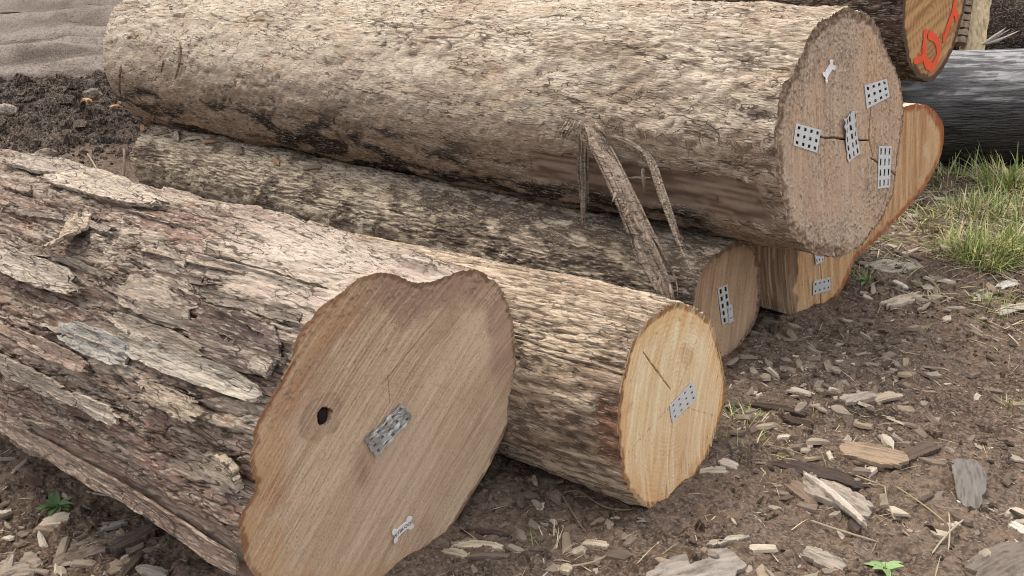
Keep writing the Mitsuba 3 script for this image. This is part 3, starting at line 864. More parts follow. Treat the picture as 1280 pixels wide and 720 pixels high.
OUT_B = zm([(200, 207), (235, 228), (262, 262), (285, 320), (293, 370), (290, 430), (275, 500), (250, 570), (215, 630), (170, 680), (120, 706), (95, 704), (70, 680), (45, 640), (28, 580), (21, 520), (25, 450), (38, 380), (60, 310), (92, 258), (130, 222), (165, 207)], 760, 280, 2)
log_b = Log('log_001', 'log lying second from the front with a fresh yellow cut end', [0.40177, 2.11799, 0.24026], frame(-0.70372, 0.0901), frame(-0.60237, 0.0), OUT_B, 3.4,
            lambda s: 0.260 - 0.02 * s * (s < 1.5) - 0.03 * (s >= 1.5), bark_B, face_B, ds=0.0070, dth=0.0030, dense=(-0.95, 2.5), face_step=0.0032, face_mat='wood_end_fresh', fade=1.3, blend=0.4,
            cracks=[([(805, 441), (815, 456), (826, 470), (838, 487)], 0.004, 0.02)])

OUT_C = zm([(355, 50), (370, 80), (378, 130), (377, 190), (362, 250), (330, 300), (293, 345), (262, 362), (240, 350), (222, 300), (216, 250), (216, 205), (220, 170), (235, 130), (268, 82), (308, 58), (338, 47)], 760, 280, 2)
FC_C, FN_C = np.array([0.69676, 2.83029, 0.18168]), frame(-0.76384, -0.01383)
wood_end('wood_end_brown', FC_C, FN_C, (900, 430), (912, 320), linw(206, 180, 148), linw(124, 96, 74), 0.3, 0.35, 0.6, pith=(906, 378), ring=0.3)
log_c = Log('log_002', 'low muddy log directly under the big upper log, one slotted plate on its brown end', [0.69676, 2.83029, 0.18168], frame(-0.76384, -0.01383), frame(-0.69951, 0.0), OUT_C, 3.28,
            lambda s: 0.2016 - 0.008 * s, bark_C, face_C, ds=0.009, dth=0.0040, dense=(-0.4, 2.9), face_step=0.0034, face_mat='wood_end_brown', fade=2.2, blend=0.4)

OUT_D = zm([(620, 28), (650, 42), (690, 60), (720, 92), (740, 150), (770, 210), (800, 270), (815, 340), (821, 420), (817, 500), (808, 580), (797, 650)], 854, 0, 3) + \
    zm([(785, 0), (760, 60), (730, 115), (700, 165), (665, 205), (620, 226), (570, 236), (530, 226), (480, 204), (440, 180), (405, 140), (388, 90), (374, 30)], 854, 240, 3) + \
    zm([(352, 640), (346, 560), (350, 480), (360, 400), (380, 330), (410, 280), (440, 210), (465, 150), (500, 100), (550, 60), (588, 36)], 854, 0, 3)
log_d = Log('log_003', 'big pale upper log with torn hanging bark strips and four metal plates on its end', [1.01881, 2.8305, 0.72924], frame(-0.81108, 0.15623), frame(-0.69885, 0.0139), OUT_D, 3.62,
            lambda s: 0.362 + 0.005 * s, bark_D, face_D, ds=0.0080, dth=0.0040, dense=(-1.15, 2.45), face_step=0.0034, face_mat='wood_end_dusty', fade=2.6, blend=0.5,
            cracks=[([(1024, 171), (1032, 173), (1042, 172), (1053, 174), (1064, 175), (1086, 176)], 0.0065, 0.03), ([(1089, 132), (1088, 150), (1086, 168), (1088, 185), (1091, 195)], 0.0042, 0.02),
                    ([(1089, 198), (1097, 203), (1108, 210), (1119, 219)], 0.006, 0.03), ([(1113, 222), (1108, 245), (1097, 275)], 0.0035, 0.01)])

E0 = at_ground(990, 393)
E0[2] = -0.02
NE = frame(-0.95, -0.08)
CE = on_plane(1062, 272, E0, NE)
OUT_E = [(1160, 132), (1172, 143), (1180, 160), (1179, 182), (1172, 205), (1160, 228), (1138, 256), (1105, 290), (1070, 322), (1058, 352), (1042, 376), (1028, 388), (1014, 394), (1000, 395), (986, 393), (968, 388), (950, 383), (932, 372), (924, 350), (926, 320),
         (945, 280), (980, 230), (1030, 180), (1080, 150), (1125, 134)]
wood_end('wood_end_orange', CE, NE, (1026, 392), (1024, 320), linw(236, 206, 164), linw(172, 116, 66), 0.24, 0.34, 0.6, curve=0.2)
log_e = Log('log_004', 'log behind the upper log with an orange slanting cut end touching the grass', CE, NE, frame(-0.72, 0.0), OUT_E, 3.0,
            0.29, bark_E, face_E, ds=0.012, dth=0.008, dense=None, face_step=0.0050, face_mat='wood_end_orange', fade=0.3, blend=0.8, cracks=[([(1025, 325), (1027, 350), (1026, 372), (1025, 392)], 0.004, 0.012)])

# logs of the pile behind
NF = frame(-0.80, 0.05)
CF = at_depth(1168, 2, 4.30)
OUT_F = [(1130, 5), (1130, 40), (1133, 70), (1142, 90), (1154, 98), (1166, 99), (1178, 86), (1190, 62), (1199, 34), (1206, 5), (1208, -30), (1200, -65), (1182, -92), (1165, -98), (1150, -88), (1138, -60), (1132, -30)]
log_f = Log('log_005', 'dark barked log in the rear pile with orange paint on its cut end', CF, NF, frame(-0.72, 0.0), OUT_F, 4.5, 0.40, bark_dark(800, lin(112, 86, 72), lin(62, 46, 40)), face_F, ds=0.012, dth=0.010, face_step=0.006, fade=0.4)
g1 = at_ground(1240, 203)
CG = np.array([1.75, g1[1] + 0.20, 0.30])
log_g = Log('log_006', 'wet blackened log with a top painted grey as wet sky sheen beside the grass at the right edge', CG, frame(math.pi, 0.0), frame(math.pi - 0.02, 0.0), None, 4.5, 0.305, bark_G, face_plain(lin(60, 55, 50), lin(80, 74, 70), 820), ds=0.014, dth=0.012, face_step=0.01, fade=1.2, mat='wet_bark_material')
CH = np.array([2.6, 6.6, 0.45])
log_h = Log('log_007', 'dark rough log in shade behind the blackened log at the top right corner', CH, frame(math.pi, 0.0), frame(math.pi - 0.06, 0.0), None, 4.5, 0.48, bark_dark(830, lin(72, 56, 46), lin(40, 31, 27)), face_plain(lin(90, 75, 60), lin(110, 90, 70), 840), ds=0.02, dth=0.02, face_step=0.012, fade=2.5)
LOGS = [log_a, log_b, log_c, log_d, log_e, log_f, log_g, log_h]


# ------------------------------------------------------------------ metal plates, tags and paint on the cut ends
def earcut(poly, depth):
    return trimesh.util.concatenate([trimesh.creation.extrude_polygon(g, depth, engine='earcut') for g in getattr(poly, 'geoms', [poly])])


def split_long(m, edge):
    v, f = trimesh.remesh.subdivide_to_size(m.vertices, m.faces, edge, max_iter=8)
    return trimesh.Trimesh(v, f, process=False)


def map_quad(log, quad, v, size, lift, bend=None):
    """unit-plate vertices (metres, x right, y down) onto the four photographed corners of the cut face"""
    q = np.array([log.uv(*p) for p in quad])
    a, b = v[:, :1] / size[0], v[:, 1:2] / size[1]
    p = q[0] * (1 - a) * (1 - b) + q[1] * a * (1 - b) + q[2] * a * b + q[3] * (1 - a) * b
    z = v[:, 2] + lift + (0 if bend is None else bend(a[:, 0], b[:, 0]))
    return log.c + p[:, :1] * log.U + p[:, 1:] * log.V + z[:, None] * log.n


def nail_plate(log, quad, nxh, nyh, slot, label, mat='zinc_material', back='dark_hole_fill', bend=None, ragged=0.0, seed=1, lift=0.002):
    q = np.array([log.uv(*p) for p in quad])
    size = np.array([np.linalg.norm(q[1] - q[0]), np.linalg.norm(q[3] - q[0])])
    rg = np.random.default_rng(seed)
    rim = shapely.box(0, 0, *size)
    if ragged:
        pts = []
        for t in np.linspace(0, 4, 41)[:-1]:
            k, u = int(t), t - int(t)
            c = [(0, 0), (size[0], 0), (size[0], size[1]), (0, size[1])]
            p = np.array(c[k]) * (1 - u) + np.array(c[(k + 1) % 4]) * u
            pts.append(p + rg.normal(0, ragged, 2) * (1.6 if k in (0, 3) else 0.5))
        rim = Polygon(pts).buffer(0)
    holes, teeth = [], []
    for i in range(nxh):
        for j in range(nyh):
            cx, cy = size * [(i + 0.5) / nxh, (j + 0.5) / nyh]
            sx, sy = slot[0] * size[0] / nxh, slot[1] * size[1] / nyh
            b = shapely.affinity.rotate(shapely.box(cx - sx / 2, cy - sy / 2, cx + sx / 2, cy + sy / 2), rg.normal(0, 5))
            holes.append(b)
            teeth.append((cx, cy, sx, sy))
    plate = rim.difference(shapely.union_all(holes))
    m = split_long(earcut(plate, 0.0014), 0.016)
    v = map_quad(log, quad, m.vertices, size, lift, bend)
    fl = 1 if np.dot(np.cross(q[1] - q[0], q[3] - q[0]), 1) > 0 else -1
    key = put('nail_plate', mikit.ply((v, m.faces[:, ::fl]), mat, smooth=False), label, parent=log.key)
    # dark sheet added behind the tooth holes as painted shade, and the bent-in teeth along one side of each hole
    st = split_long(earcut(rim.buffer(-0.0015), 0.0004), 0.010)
    put('hole_shade_sheet', mikit.ply((map_quad(log, quad, st.vertices, size, lift - 0.0014, bend), st.faces[:, ::fl]), back), parent=key)
    tm = []
    for cx, cy, sx, sy in teeth:
        t = trimesh.creation.box([sx * 0.25, sy * 0.9, 0.0022])
        t.apply_translation([cx - sx * 0.42, cy, -0.0001])
        tm.append(t)
    t = trimesh.util.concatenate(tm)
    put('punched_teeth', mikit.ply((map_quad(log, quad, t.vertices, size, lift, bend), t.faces), mat), parent=key, kind='stuff')
    return key


import shapely.affinity
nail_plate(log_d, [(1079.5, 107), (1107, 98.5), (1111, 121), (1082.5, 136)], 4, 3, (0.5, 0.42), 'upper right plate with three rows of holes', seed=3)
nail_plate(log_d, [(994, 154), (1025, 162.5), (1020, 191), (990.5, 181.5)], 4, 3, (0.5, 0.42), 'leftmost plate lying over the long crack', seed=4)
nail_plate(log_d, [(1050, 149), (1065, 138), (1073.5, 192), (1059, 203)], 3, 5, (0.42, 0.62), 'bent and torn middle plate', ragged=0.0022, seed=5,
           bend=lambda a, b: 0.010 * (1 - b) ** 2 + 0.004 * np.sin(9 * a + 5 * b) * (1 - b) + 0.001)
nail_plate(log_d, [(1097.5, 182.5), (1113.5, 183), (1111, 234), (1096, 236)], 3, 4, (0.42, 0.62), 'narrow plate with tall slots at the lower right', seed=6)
nail_plate(log_a, [(454, 549), (500, 503), (513, 521), (468, 571)], 5, 3, (0.42, 0.34), 'dull hammered plate set aslant near the middle', mat='dull_zinc_material', back='grey_hole_fill', ragged=0.0014, seed=7,
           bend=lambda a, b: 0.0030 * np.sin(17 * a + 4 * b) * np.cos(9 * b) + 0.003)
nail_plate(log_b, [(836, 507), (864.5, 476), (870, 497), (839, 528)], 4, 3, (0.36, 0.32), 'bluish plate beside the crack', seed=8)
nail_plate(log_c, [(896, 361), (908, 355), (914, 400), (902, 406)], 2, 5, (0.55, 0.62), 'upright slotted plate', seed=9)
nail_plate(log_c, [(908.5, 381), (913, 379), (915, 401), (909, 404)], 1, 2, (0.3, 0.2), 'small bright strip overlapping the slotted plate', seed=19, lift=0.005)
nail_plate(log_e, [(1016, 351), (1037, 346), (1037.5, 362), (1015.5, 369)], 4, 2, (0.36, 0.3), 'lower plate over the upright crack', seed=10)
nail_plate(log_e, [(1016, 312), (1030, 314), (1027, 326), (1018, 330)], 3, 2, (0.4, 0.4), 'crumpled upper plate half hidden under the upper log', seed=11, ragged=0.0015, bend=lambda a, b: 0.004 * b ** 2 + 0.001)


def bone_tag(log, a, b, width, label, text=None):
    """a flat bone-shaped plastic tag from pixel a to pixel b"""
    A, B = log.uv(*a), log.uv(*b)
    L = np.linalg.norm(B - A)
    x = (B - A) / L
    y = np.array([-x[1], x[0]])
    w = width
    sh = shapely.union_all([shapely.box(0.10 * L, -0.36 * w, 0.90 * L, 0.36 * w)] + [Point(0.11 * L + dx, sy * 0.42 * w).buffer(0.24 * w) for dx, sy in ((0, 1), (0, -1), (0.78 * L, 1), (0.78 * L, -1))]
                            + [Polygon([(-0.02 * L, -0.55 * w), (0.17 * L, -0.38 * w), (0.10 * L, -0.15 * w)]), Polygon([(1.05 * L, -0.5 * w), (0.86 * L, -0.40 * w), (0.93 * L, -0.12 * w)])])
    m = split_long(earcut(sh.simplify(0.0003), 0.0022), 0.006)

    def world(v, dz=0.0):
        p = A + v[:, :1] * x + v[:, 1:2] * y
        z = v[:, 2] + 0.0022 + dz + 0.0035 * ((v[:, 0] / L - 0.5) * 2) ** 2
        return log.c + p[:, :1] * log.U + p[:, 1:] * log.V + z[:, None] * log.n
    key = put('tag', mikit.ply((world(m.vertices), m.faces), 'white_plastic'), label, parent=log.key)
    if text:
        t = meshkit.text_mesh(text, 0.30 * w, 0.0004, bold=True)
        t = split_long(t, 0.004)
        v = np.array(t.vertices)
        v[:, 0] += 0.5 * L - 0.5 * (v[:, 0].min() + v[:, 0].max())
        v[:, 1] -= 0.15 * w
        put('lettering', mikit.ply((world(v, 0.0023), t.faces), 'ink_material'), parent=key)


_q = np.random.default_rng(3)
_m = trimesh.creation.icosphere(2, 1.0)
_v = np.array(_m.vertices) * (1 + 0.22 * fb(np.array(_m.vertices) * 1.5, 2, 4))[:, None]
_v = _v * 0.0205
put('knot_hole_fill', mikit.ply((log_a.on_face(405.5, 521, -0.013) + _v[:, :1] * log_a.U * 0.85 + _v[:, 1:2] * log_a.V * 1.25 + _v[:, 2:] * 0.5 * log_a.n, _m.faces), 'dark_hole_fill', smooth=True), 'dark lump set in a rotten knot hole as painted shade', parent=log_a.key)  # dark lump added in the rotten hole so its depth reads black
bone_tag(log_a, (489, 671), (513, 650), 0.031, 'white bone shaped tag with small dark characters', 'STBLOC')
bone_tag(log_d, (1028, 99), (1040, 79), 0.028, 'white bone shaped tag on the upper part')
# pale shaving stuck on the end of the low muddy log
_f = log_c.on_face(937, 382, 0.004)


def paint(log, strokes, label):
    rg = np.random.default_rng(5)
    sh = []
    for pts, w in strokes:
        q = np.array([log.uv(*p) for p in pts])
        ls = LineString(q)
        n = max(6, int(ls.length / 0.006))
        c = np.array([ls.interpolate(t, normalized=True).coords[0] for t in np.linspace(0, 1, n)])
        sh += [Point(p).buffer(w * rg.uniform(0.36, 0.62)) for p in c] + [LineString(c).buffer(w * 0.38)]
        sh += [Point(p + rg.normal(0, w * 0.75, 2)).buffer(w * rg.uniform(0.05, 0.12)) for p in c[::3]]
    sh = shapely.union_all(sh).intersection(log.poly.buffer(-0.004)).simplify(0.0006)
    m = earcut(sh, 0.001)
    p = m.vertices
    v = log.c + p[:, :1] * log.U + p[:, 1:2] * log.V + (p[:, 2:] + 0.003) * log.n
    put('paint_mark', mikit.ply((v, m.faces), 'orange_paint'), label, parent=log.key)


z6 = lambda s: [(1080 + x / 6, y / 6) for x, y in s]
paint(log_f, [(z6([(455, 250), (447, 340), (448, 430), (470, 490), (505, 505), (535, 460), (555, 400), (552, 340), (530, 290), (490, 262)]), 0.036), (z6([(375, 460), (420, 445), (440, 420)]), 0.03), (z6([(480, 480), (500, 510)]), 0.04)], 'orange sprayed letter near the bottom of the cut end')
paint(log_f, [(z6([(690, -60), (680, 10), (665, 90), (640, 160), (620, 220), (598, 288)]), 0.034), (z6([(672, 85), (690, 110), (688, 145)]), 0.03)], 'orange sprayed stroke along the right edge')


# ------------------------------------------------------------------ strips, fibres and loose bark plates as parts of the logs
def tube(pts, width, thick, seed, col_a, col_b, sides=18, step=0.005, fray=0.35, up=None):
    """a fibrous ribbon with a rounded, split section along a smooth line; returns vertices, faces, colours"""
    pts = np.asarray(pts, float)
    from scipy.interpolate import CubicSpline
    d = np.r_[0, np.cumsum(np.linalg.norm(np.diff(pts, axis=0), axis=1))]
    n = max(8, int(d[-1] / step))
    t = np.linspace(0, d[-1], n)
    c = CubicSpline(d, pts)(t) if len(pts) > 2 else pts[0] + (pts[1] - pts[0]) * (t / d[-1])[:, None]
    wv = np.interp(t, d, width) if np.ndim(width) else np.full(n, width)
    tg = np.gradient(c, axis=0)
    tg /= np.linalg.norm(tg, axis=1, keepdims=True)
    ref = np.array([0.3, -0.9, 0.35]) if up is None else up
    b = np.cross(tg, ref)
    b /= np.linalg.norm(b, axis=1, keepdims=True)
    nn = np.cross(b, tg)
    a = np.arange(sides) * 2 * np.pi / sides
    q = np.stack([np.repeat(np.cos(a)[None] * 2 + seed, n, 0).ravel(), np.repeat(np.sin(a)[None] * 2, n, 0).ravel(), np.repeat(t[:, None] * 9, sides, 1).ravel()], 1)
    g = (1 + fray * fb(q, 3, seed)).reshape(n, sides)
    ends = np.minimum(1, np.minimum(t / 0.004 + 0.15, (d[-1] - t) / 0.03 + 0.12))
    r = g * ends[:, None]
    v = c[:, None] + (wv[:, None] / 2 * np.cos(a)[None] * r)[..., None] * b[:, None] + (thick / 2 * (wv / wv.max())[:, None] * np.sin(a)[None] * r)[..., None] * nn[:, None]
    i, j = np.meshgrid(np.arange(n - 1), np.arange(sides), indexing='ij')
    A, B = (i * sides + j).ravel(), (i * sides + (j + 1) % sides).ravel()
    f = np.vstack([np.stack([A, B, B + sides], 1), np.stack([A, B + sides, A + sides], 1)])
    col = mixc(col_a, col_b, sst(-0.5, 0.5, fb(q * np.array([1.5, 1.5, 0.7]), 3, seed + 3)))
    return v.reshape(-1, 3), f, col


def gather(parts):
    vs, fs, cs, b = [], [], [], 0
    for (v, f), c in parts:
        vs.append(v)
        fs.append(f + b)
        cs.append(np.tile(c, (len(v), 1)) if np.ndim(c) == 1 else c)
        b += len(v)
    return np.vstack(vs), np.vstack(fs), np.vstack(cs)


def strip_between(log, lo, pix, lifts, width, thick, seed, name, label, ca=None, cb=None, ends=None, **k):
    """pix: pixels along the strip; the first lies on the log's skin, the last on ENDS (a point) or hangs at the given depth"""
    p0 = log.skin(*pix[0], 0.004)
    d0 = (p0 - CAM) @ FW
    d1 = lifts if ends is None else (ends - CAM) @ FW
    pts = [p0]
    for i, (x, y) in enumerate(pix[1:], 1):
        u = i / (len(pix) - 1)
        pts.append(at_depth(x, y, d0 + (d1 - d0) * u - 0.03 * math.sin(math.pi * min(1, u * 1.2))))
    ca, cb = lin(186, 168, 146) if ca is None else ca, lin(128, 108, 92) if cb is None else cb
    if k.pop('bundle', 0):
        rg = np.random.default_rng(seed)
        W_ = np.max(width)
        parts = []
        pts = np.asarray(pts)
        tl = np.linspace(0, 1, len(pts))
        tt = np.linspace(0, 1, 9)
        for q in range(16):
            t0, t1 = (0, 1) if q < 4 else sorted((rg.uniform(-0.05, 0.7), rg.uniform(0.35, 1.1)))
            t0, t1 = max(0, t0), min(1, max(t1, t0 + 0.22))
            ts = np.linspace(t0, t1, 9)
            c_ = np.stack([np.interp(ts, tl, pts[:, j]) for j in range(3)], 1)
            wl = np.interp(ts, tl, width) if np.ndim(width) else np.full(9, width)
            a_ = rg.uniform(-0.5, 0.5) if q else 0.0
            c_ = c_ + RT * (wl * (a_ + 0.06 * np.sin(rg.uniform(0, 6) + 7 * ts)))[:, None] - FW * (wl * rg.uniform(-0.1, 0.28) + 0.004 * np.sin(rg.uniform(0, 6) + 9 * ts))[:, None]
            if q >= 4:
                c_[-1] += RT * rg.normal(0, 0.012) - UP * rg.uniform(0, 0.012) - FW * 0.01
            w_ = wl * (0.80 if q == 0 else rg.uniform(0.08, 0.26)) * (1 + 0.15 * np.sin(rg.uniform(0, 6) + 11 * ts)) * np.interp(np.linspace(0, 1, 9), [0, 0.1, 0.8, 1], [0.6, 1, 0.9, 0.25 if q else 0.8])
            v_, f_, col_ = tube(c_, w_, thick * (0.9 if q == 0 else rg.uniform(0.25, 0.5)), seed * 31 + q, ca * rg.uniform(0.75, 1.15), cb * rg.uniform(0.7, 1.1), sides=8 if q else 20, step=0.010 if q else 0.006, fray=0.4)
            parts.append(((v_, f_), col_))
        v, f, c = gather(parts)
    else:
        v, f, c = tube(pts, width, thick, seed, ca, cb, **k)
    return put(name, vply(v, f, c, 'bark_material'), label, parent=log.key)


pc = log_c.skin(822, 330, 0.012)
dmain = (pc - CAM) @ FW
strip_between(log_d, 0, [(735, 160), (752, 188), (775, 235), (800, 292), (820, 340), (836, 378)], dmain - 0.10, [0.034, 0.064, 0.076, 0.080, 0.086, 0.074], 0.030, 21, 'bark_strip', 'broad torn strip hanging aslant', bundle=1)
k2 = strip_between(log_d, 0, [(706, 139), (722, 137), (731, 143), (731, 165), (728, 210), (730, 245), (727, 282)], (log_d.skin(728, 225) - CAM) @ FW - 0.05, [0.014, 0.024, 0.030, 0.034, 0.034, 0.026, 0.010], 0.014, 22, 'bark_strip', 'thin strip hanging straight down left of the broad one', bundle=1)
strip_between(log_d, 0, [(762, 168), (795, 180), (812, 198), (822, 228), (834, 262), (846, 298), (866, 342)], dmain - 0.16, [0.014, 0.022, 0.026, 0.030, 0.028, 0.022, 0.008], 0.014, 23, 'bark_strip', 'twisted strip hanging right of the broad one', bundle=1)
strip_between(log_d, 0, [(742, 158), (752, 161), (757, 170)], (log_d.skin(757, 170) - CAM) @ FW - 0.03, [0.018, 0.026, 0.012], 0.015, 24, 'bark_splinter', None, lin(196, 170, 142), lin(140, 112, 90))
strip_between(log_d, 0, [(782, 227), (798, 222), (816, 222)], (log_d.skin(816, 222) - CAM) @ FW - 0.04, 0.008, 0.006, 25, 'bark_splinter', None)
strip_between(log_d, 0, [(803, 214), (805, 230), (804, 243)], (log_d.skin(804, 243) - CAM) @ FW - 0.03, 0.012, 0.006, 26, 'bark_splinter', None)
rg = np.random.default_rng(8)
for k in range(11):                                                   # loose fibres around the torn place
    x, y = rg.uniform(700, 728), rg.uniform(146, 158)
    pix = [(x, y), (x - rg.uniform(0, 6), y + 10), (x - rg.uniform(2, 12), y + rg.uniform(18, 30))]
    strip_between(log_d, 0, pix, (log_d.skin(*pix[2]) - CAM) @ FW - 0.02, 0.005, 0.004, 40 + k, 'bark_fibre', None, sides=6, step=0.012)
for x, y, dx, dy in ((818, 310, 10, 22), (808, 290, 9, 16), (786, 262, -8, 12), (826, 345, -6, 20), (770, 240, -6, 14), (838, 355, 6, 20), (793, 268, 16, 26)):
    d_ = dmain - 0.12
    v, f, c = tube([at_depth(x, y, d_), at_depth(x + dx * 0.4, y + dy * 0.6, d_ - 0.02), at_depth(x + dx, y + dy, d_ - 0.015)], [0.010, 0.014, 0.004], 0.005, int(x), lin(176, 152, 128), lin(130, 106, 88), sides=6, step=0.01)
    put('bark_fibre', vply(v, f, c, 'chip_material'), parent=log_d.key)
# thin roots and twigs stuck to the far end of the upper log
for pix in ([(203, 78), (199, 115), (191, 152)], [(150, 80), (149, 100), (151, 118)], [(222, 52), (224, 80), (218, 100)]):
    strip_between(log_d, 0, pix, (log_d.skin(*pix[2]) - CAM) @ FW - 0.03, 0.012, 0.009, int(pix[0][0]), 'thin_root', None, lin(168, 138, 110), lin(120, 96, 78), sides=7, step=0.02)
# torn felt of bark above the bare wood
rg = np.random.default_rng(12)
for k in range(60):
    x = rg.uniform(745, 968)
    y = 151 + (x - 745) * 0.142 + rg.normal(0, 3)
    i, j = log_d.hit(x, y)
    p0 = log_d.G[i, j] + log_d.N[i, j] * 0.002
    dirn = log_d.a * rg.normal(0.2, 0.6) + np.array([0, 0, -1.0]) * rg.uniform(0.3, 1) + log_d.N[i, j] * rg.uniform(0, 0.5)
    dirn /= np.linalg.norm(dirn)
    L = rg.uniform(0.02, 0.06)
    v, f, c = tube([p0, p0 + dirn * L * 0.5 + log_d.N[i, j] * 0.006, p0 + dirn * L], [0.004, 0.0035, 0.002], 0.003, 300 + k, lin(150, 126, 104), lin(90, 72, 60), sides=5, step=0.012)
    put('bark_fibre', vply(v, f, c, 'chip_material'), parent=log_d.key)


def flake(log, px, py, la, lb, thick, lift, col, seed, label=None, name='bark_plate', tilt=0.0, rot=0.0, curl=0.0, sub=0.011, jag=0.09):
    """a loose plate of bark that follows the skin: la along the log, lb round it; lift(a, b) in metres with a, b in -1..1"""
    i0, j0 = log.hit(px, py)
    rg = np.random.default_rng(seed)
    n = 34
    ang = np.arange(n) * 2 * np.pi / n
    e = 0.62
    xa = np.sign(np.cos(ang)) * np.abs(np.cos(ang)) ** e
    xb = np.sign(np.sin(ang)) * np.abs(np.sin(ang)) ** e
    k = 1 + jag * rg.normal(0, 1, n) * (0.45 + 0.9 * (np.abs(np.cos(ang)) > 0.8))
    out = np.stack([xa * k * la / 2, xb * (1 + 0.5 * jag * rg.normal(0, 1, n)) * lb / 2], 1)
    poly = Polygon(out).buffer(0)
    if poly.geom_type != 'Polygon':
        poly = max(poly.geoms, key=lambda g: g.area)
    ring = np.array(poly.exterior.coords)[:-1]
    ring = np.vstack([ring + (np.roll(ring, -1, 0) - ring) * t for t in (0, 0.5)]).reshape(2, -1, 2).transpose(1, 0, 2).reshape(-1, 2)
    ring = ring + rg.normal(0, 0.0012, ring.shape)
    poly = Polygon(ring).buffer(0)
    x0, y0, x1, y1 = poly.bounds
    g = np.stack(np.meshgrid(np.arange(x0, x1, sub), np.arange(y0, y1, sub * 0.7)), -1).reshape(-1, 2) + rg.normal(0, sub * 0.12, (1, 2))
    g = g[shapely.contains_xy(poly.buffer(-sub * 0.3), g[:, 0], g[:, 1])]
    pts = np.vstack([ring, g])
    tri = Delaunay(pts).simplices
    ce = pts[tri].mean(1)
    tri = tri[shapely.contains_xy(poly, ce[:, 0], ce[:, 1])]
    cr, sr = math.cos(rot), math.sin(rot)
    a, b = pts[:, 0] * cr - pts[:, 1] * sr, pts[:, 0] * sr + pts[:, 1] * cr
    s_t = log.s[i0] - a                                               # a grows towards the cut end
    fi = np.interp(s_t, log.s, np.arange(len(log.s)))
    jt = j0 + b / (log.rmean * (log.th[1] - log.th[0]))
    i_, j_ = np.clip(fi, 0, len(log.s) - 1.001), np.clip(jt, 0, log.shape[1] - 1.001)
    ia, ja = i_.astype(int), j_.astype(int)
    fa, fb_ = (i_ - ia)[:, None], (j_ - ja)[:, None]
    def samp(Q):
        return Q[ia, ja] * (1 - fa) * (1 - fb_) + Q[ia + 1, ja] * fa * (1 - fb_) + Q[ia, ja + 1] * (1 - fa) * fb_ + Q[ia + 1, ja + 1] * fa * fb_
    base, nrm = samp(log.BASE), samp(log.N)
    rl = 0.008 + 0.3 * ((samp(log.G) - base) * nrm).sum(1)
    A_, B_ = pts[:, 0] / (la / 2), pts[:, 1] / (lb / 2)
    q = np.stack([pts[:, 1] / 0.012, pts[:, 0] / 0.09, np.full(len(pts), seed * 1.37)], 1)
    up_ = rl + lift(A_, B_) + 0.0035 * fb(q, 3, seed)
    top = base + nrm * (up_ + thick)[:, None]
    bot = base + nrm * (up_)[:, None]
    m = len(pts)
    nr = len(ring)
    idx = np.arange(nr)
    nx_ = (idx + 1) % nr
    f = np.vstack([tri, tri[:, ::-1] + m, np.stack([idx, idx + m, nx_ + m], 1), np.stack([idx, nx_ + m, nx_], 1)])
    c = mixc(col * 1.0, col * 0.66, sst(-0.3, 0.7, fb(q * np.array([1.4, 0.8, 1]), 3, seed + 1)))
    c = mixc(c, np.minimum(col * 1.25, 0.7), sst(0.2, 0.7, fb(q * np.array([3, 1.2, 1]), 2, seed + 2)) * 0.5)
    return put(name, vply(np.vstack([top, bot]), f, np.vstack([c, c * 0.75]), 'bark_material', False), label, parent=log.key)


GREY, PALE, PINK, DARK, BLUE = lin(172, 158, 141), lin(196, 182, 163), lin(146, 124, 110), lin(100, 84, 74), lin(164, 163, 156)
flake(log_a, 122, 427, 0.26, 0.058, 0.007, lambda a, b: 0.006 + 0.010 * (b < 0) * -b, BLUE, 901, 'bluish grey plate above the lower dark gap')
flake(log_a, 235, 457, 0.42, 0.052, 0.008, lambda a, b: 0.008 + 0.016 * np.maximum(0, -b) * (1 - 0.3 * a), lin(196, 186, 168), 902, 'long pale plate lifted over a dark gap')
flake(log_a, 48, 342, 0.36, 0.060, 0.010, lambda a, b: 0.010 + 0.018 * np.maximum(0, -b), PALE, 903, 'long pale ridge plate at the left')
flake(log_a, 196, 372, 0.26, 0.10, 0.005, lambda a, b: 0.001 + 0.004 * np.maximum(0, -b), lin(166, 150, 132), 904, 'flat grey brown plate', rot=0.05)
flake(log_a, 200, 414, 0.30, 0.035, 0.009, lambda a, b: 0.008 + 0.010 * np.maximum(0, -b), GREY, 905)
flake(log_a, 285, 425, 0.24, 0.11, 0.007, lambda a, b: 0.002 + 0.003 * b, lin(122, 104, 96), 906, 'dark purplish plate near the cut end')
flake(log_a, 337, 455, 0.08, 0.045, 0.012, lambda a, b: 0.010 + 0.012 * np.maximum(0, a), GREY, 907)
flake(log_a, 288, 584, 0.10, 0.060, 0.018, lambda a, b: 0.006 + 0.008 * np.maximum(0, a), lin(196, 178, 150), 908, 'thick pale chunk beside the cut end')
flake(log_a, 118, 508, 0.17, 0.040, 0.008, lambda a, b: 0.006 + 0.010 * np.maximum(0, -b), PALE, 909)
flake(log_a, 216, 494, 0.20, 0.045, 0.014, lambda a, b: 0.006 + 0.012 * np.maximum(0, a), lin(176, 158, 134), 910, 'thick slab with a dark broken right end')
flake(log_a, 118, 236, 0.46, 0.055, 0.009, lambda a, b: 0.012 + 0.028 * np.maximum(0, -b) * (1 - a * a), lin(200, 184, 162), 911, 'ridge plate arching over a dark hollow')
flake(log_a, 60, 208, 0.40, 0.080, 0.010, lambda a, b: 0.008 + 0.012 * np.maximum(0, -b), GREY, 912)
flake(log_a, 95, 296, 0.15, 0.075, 0.008, lambda a, b: 0.010 + 0.050 * np.maximum(0, a), lin(184, 164, 138), 913, 'splinter plate standing up from the bark', rot=0.9, name='bark_splinter')
